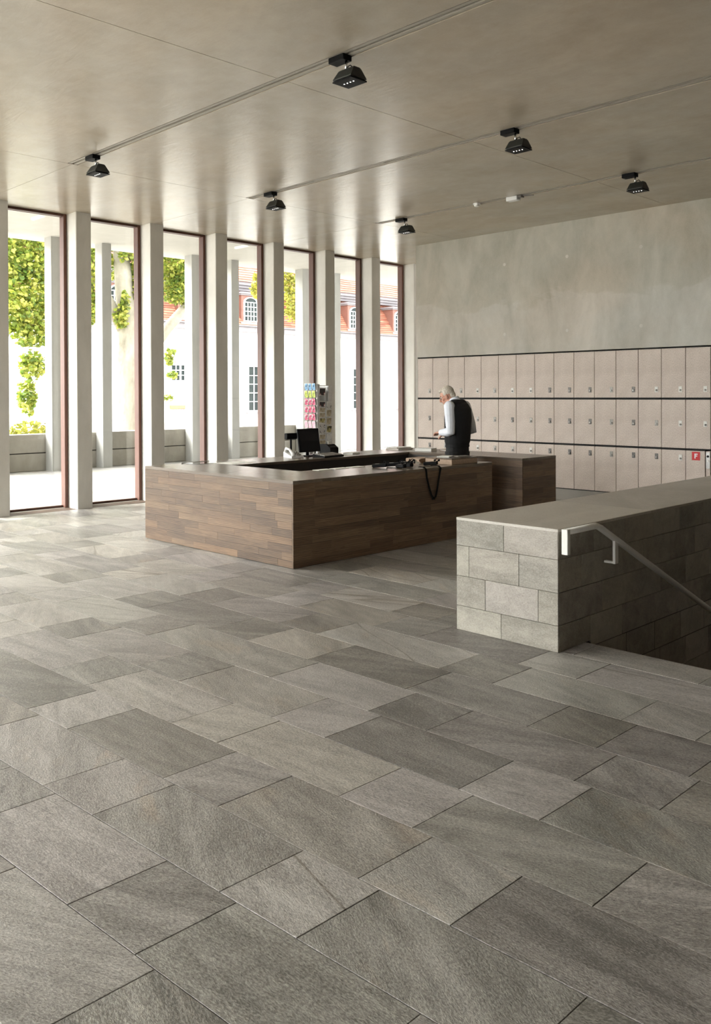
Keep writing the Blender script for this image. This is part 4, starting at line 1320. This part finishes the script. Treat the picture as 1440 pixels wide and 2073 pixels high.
# ------------------------------------------------------------------ trees
def leaves(mb, c, r, n, size, rnd):
    c = Vector(c)
    for _ in range(n):
        while True:
            p = Vector((rnd.uniform(-1, 1), rnd.uniform(-1, 1), rnd.uniform(-1, 1)))
            if .1 < p.length < 1: break
        q = c + Vector((p.x * r[0], p.y * r[1], p.z * r[2]))
        s_ = size * rnd.uniform(.6, 1.25)
        a = Vector((rnd.gauss(0, 1), rnd.gauss(0, 1), rnd.gauss(0, .6))).normalized()
        b = a.cross(Vector((rnd.gauss(0, 1), rnd.gauss(0, 1), rnd.gauss(0, 1)))).normalized()
        nn = a.cross(b)
        t = (rnd.random(), rnd.random(), rnd.random())
        # five-lobed leaf folded along its midrib
        vs = [q - a * s_ * .5, q - a * s_ * .12 + b * s_ * .46 + nn * s_ * .1, q + a * s_ * .12 + b * s_ * .22, q + a * s_ * .26 + b * s_ * .34 + nn * s_ * .1,
              q + a * s_ * .55, q + a * s_ * .26 - b * s_ * .34 + nn * s_ * .1, q + a * s_ * .12 - b * s_ * .22, q - a * s_ * .12 - b * s_ * .46 + nn * s_ * .1]
        mb.add(vs, [(0, 1, 2, 3, 4), (0, 4, 5, 6, 7)], t)
rl = random.Random(11)
t1 = empty('plane_tree', (-13, 9.0, -.36))
tag(t1, 'large plane tree with pale mottled trunk and leaning branch behind the second window', 'tree')
def TT(p): return (p[0] + 13, p[1] - 9.0, p[2] + .36)
tk_ = MB()
tk_.tube([TT((-13, 9.0, -.4)), TT((-13, 9.0, .6)), TT((-13, 8.98, 2.4)), TT((-13, 8.97, 4.0)), TT((-13.1, 8.82, 6.2)), TT((-13.4, 8.6, 9.0))], [.52, .36, .31, .33, .24, .16], 14)
tk_.build('trunk', M_['bark'], t1, smooth=True)
br = MB()
br.tube([TT((-13, 9.25, 2.5)), TT((-13, 9.9, 3.2)), TT((-13, 10.45, 3.85)), TT((-13, 11.25, 4.65)), TT((-13.1, 12.2, 5.6)), TT((-13.2, 13.0, 6.7))], [.20, .20, .18, .17, .13, .07], 10)
br.build('branch', M_['bark'], t1, smooth=True)
br = MB()
br.tube([TT((-13, 8.9, 3.6)), TT((-13, 8.2, 4.8)), TT((-13.2, 6.9, 6.2)), TT((-13.3, 5.4, 7.2))], [.2, .16, .11, .05], 10)
br.build('branch', M_['bark'], t1, smooth=True)
br = MB()
br.tube([TT((-13, 9.1, 4.6)), TT((-12.9, 9.4, 5.6)), TT((-12.8, 9.9, 6.8))], [.14, .10, .05], 8)
br.build('branch', M_['bark'], t1, smooth=True)
fo = MB()
for c_, r_, n in [((-13.2, 5.7, 5.9), (.9, 1.3, .95), 1500), ((-13.1, 5.75, 4.35), (.7, .95, .95), 1100), ((-13, 5.9, 3.45), (.5, .75, .4), 280), ((-13, 5.85, 2.55), (.35, .4, .45), 190), ((-13, 5.7, 1.65), (.3, .28, .6), 170),
                   ((-13.2, 7.75, 5.6), (.7, .5, 1.1), 700), ((-13.2, 7.85, 4.4), (.5, .35, .6), 220), ((-13.4, 9.3, 5.9), (.5, .9, .7), 500), ((-12.75, 9.35, 5.0), (.3, .32, .6), 200), ((-12.7, 9.45, 4.1), (.25, .22, .45), 110), ((-12.7, 8.55, 4.1), (.2, .2, .4), 60),
                   ((-13, 10.9, 6.1), (.8, .85, .75), 800), ((-13, 10.85, 5.15), (.6, .6, .5), 420), ((-12.9, 11.3, 4.6), (.3, .3, .25), 70), ((-12.9, 10.5, 2.9), (.22, .16, .3), 50), ((-12.9, 10.55, 2.3), (.18, .18, .12), 24), ((-12.9, 10.4, 1.55), (.15, .2, .1), 18),
                   ((-12.55, 9.25, 6.35), (.3, .45, .75), 300), ((-12.55, 9.5, 5.25), (.3, .28, .75), 230), ((-12.6, 8.62, 6.3), (.22, .2, .5), 110), ((-12.6, 9.42, 4.0), (.22, .22, .45), 100), ((-12.6, 8.66, 4.35), (.2, .14, .6), 90),
                   ((-13.5, 7.0, 8.0), (2.2, 3.6, 1.6), 2600), ((-13.5, 10.6, 8.2), (2.0, 2.4, 1.4), 1600)]:
    leaves(fo, TT(c_), r_, int(n * 1.9), .145, rl)
tag(fo.build('foliage', M_['leaf'], t1, tints=True), kind='stuff')
t2 = empty('yellow_tree', (-13, 16.4, -.36))
tag(t2, 'slender tree with hanging yellow-green leaves behind the fifth column', 'tree')
def T2(p): return (p[0] + 13, p[1] - 16.4, p[2] + .36)
MB().tube([T2((-13, 16.55, -.4)), T2((-13, 16.5, 2.5)), T2((-13, 16.3, 5.2)), T2((-13.2, 15.9, 8.5))], [.20, .16, .12, .06], 10).build('trunk', M_['bark'], t2, smooth=True)
MB().tube([T2((-13, 16.35, 5.0)), T2((-13, 15.3, 6.4)), T2((-13, 14.2, 6.9))], [.08, .05, .03], 8).build('branch', M_['bark'], t2, smooth=True)
fo = MB()
for c_, r_, n in [((-13, 14.05, 6.75), (.4, .6, .3), 130), ((-13, 14.25, 5.5), (.25, .30, .55), 130), ((-13, 15.8, 6.75), (.4, .6, .4), 230), ((-13, 15.65, 5.9), (.3, .35, .5), 150), ((-13, 15.85, 5.0), (.3, .45, .7), 240), ((-13.2, 16.0, 8.0), (1.4, 2.2, .9), 700)]:
    leaves(fo, T2(c_), r_, int(n * 1.9), .14, rl)
tag(fo.build('foliage', M_['leafy'], t2, tints=True), kind='stuff')
hg = empty('garden_hedge', (-12.5, 5.6, -.36))
tag(hg, 'low yellow-green hedge behind the terrace wall at the far left', 'hedge')
MB().tube([(0, -.3, 0), (0, -.28, .9)], [.03, .012], 6).tube([(.05, .35, 0), (0, .3, .9)], [.03, .012], 6).build('stem', M_['bark'], hg)
fo = MB()
leaves(fo, (0, 0, .85), (.5, .85, .42), 700, .12, rl)
tag(fo.build('foliage', M_['leafy'], hg, tints=True), kind='stuff')
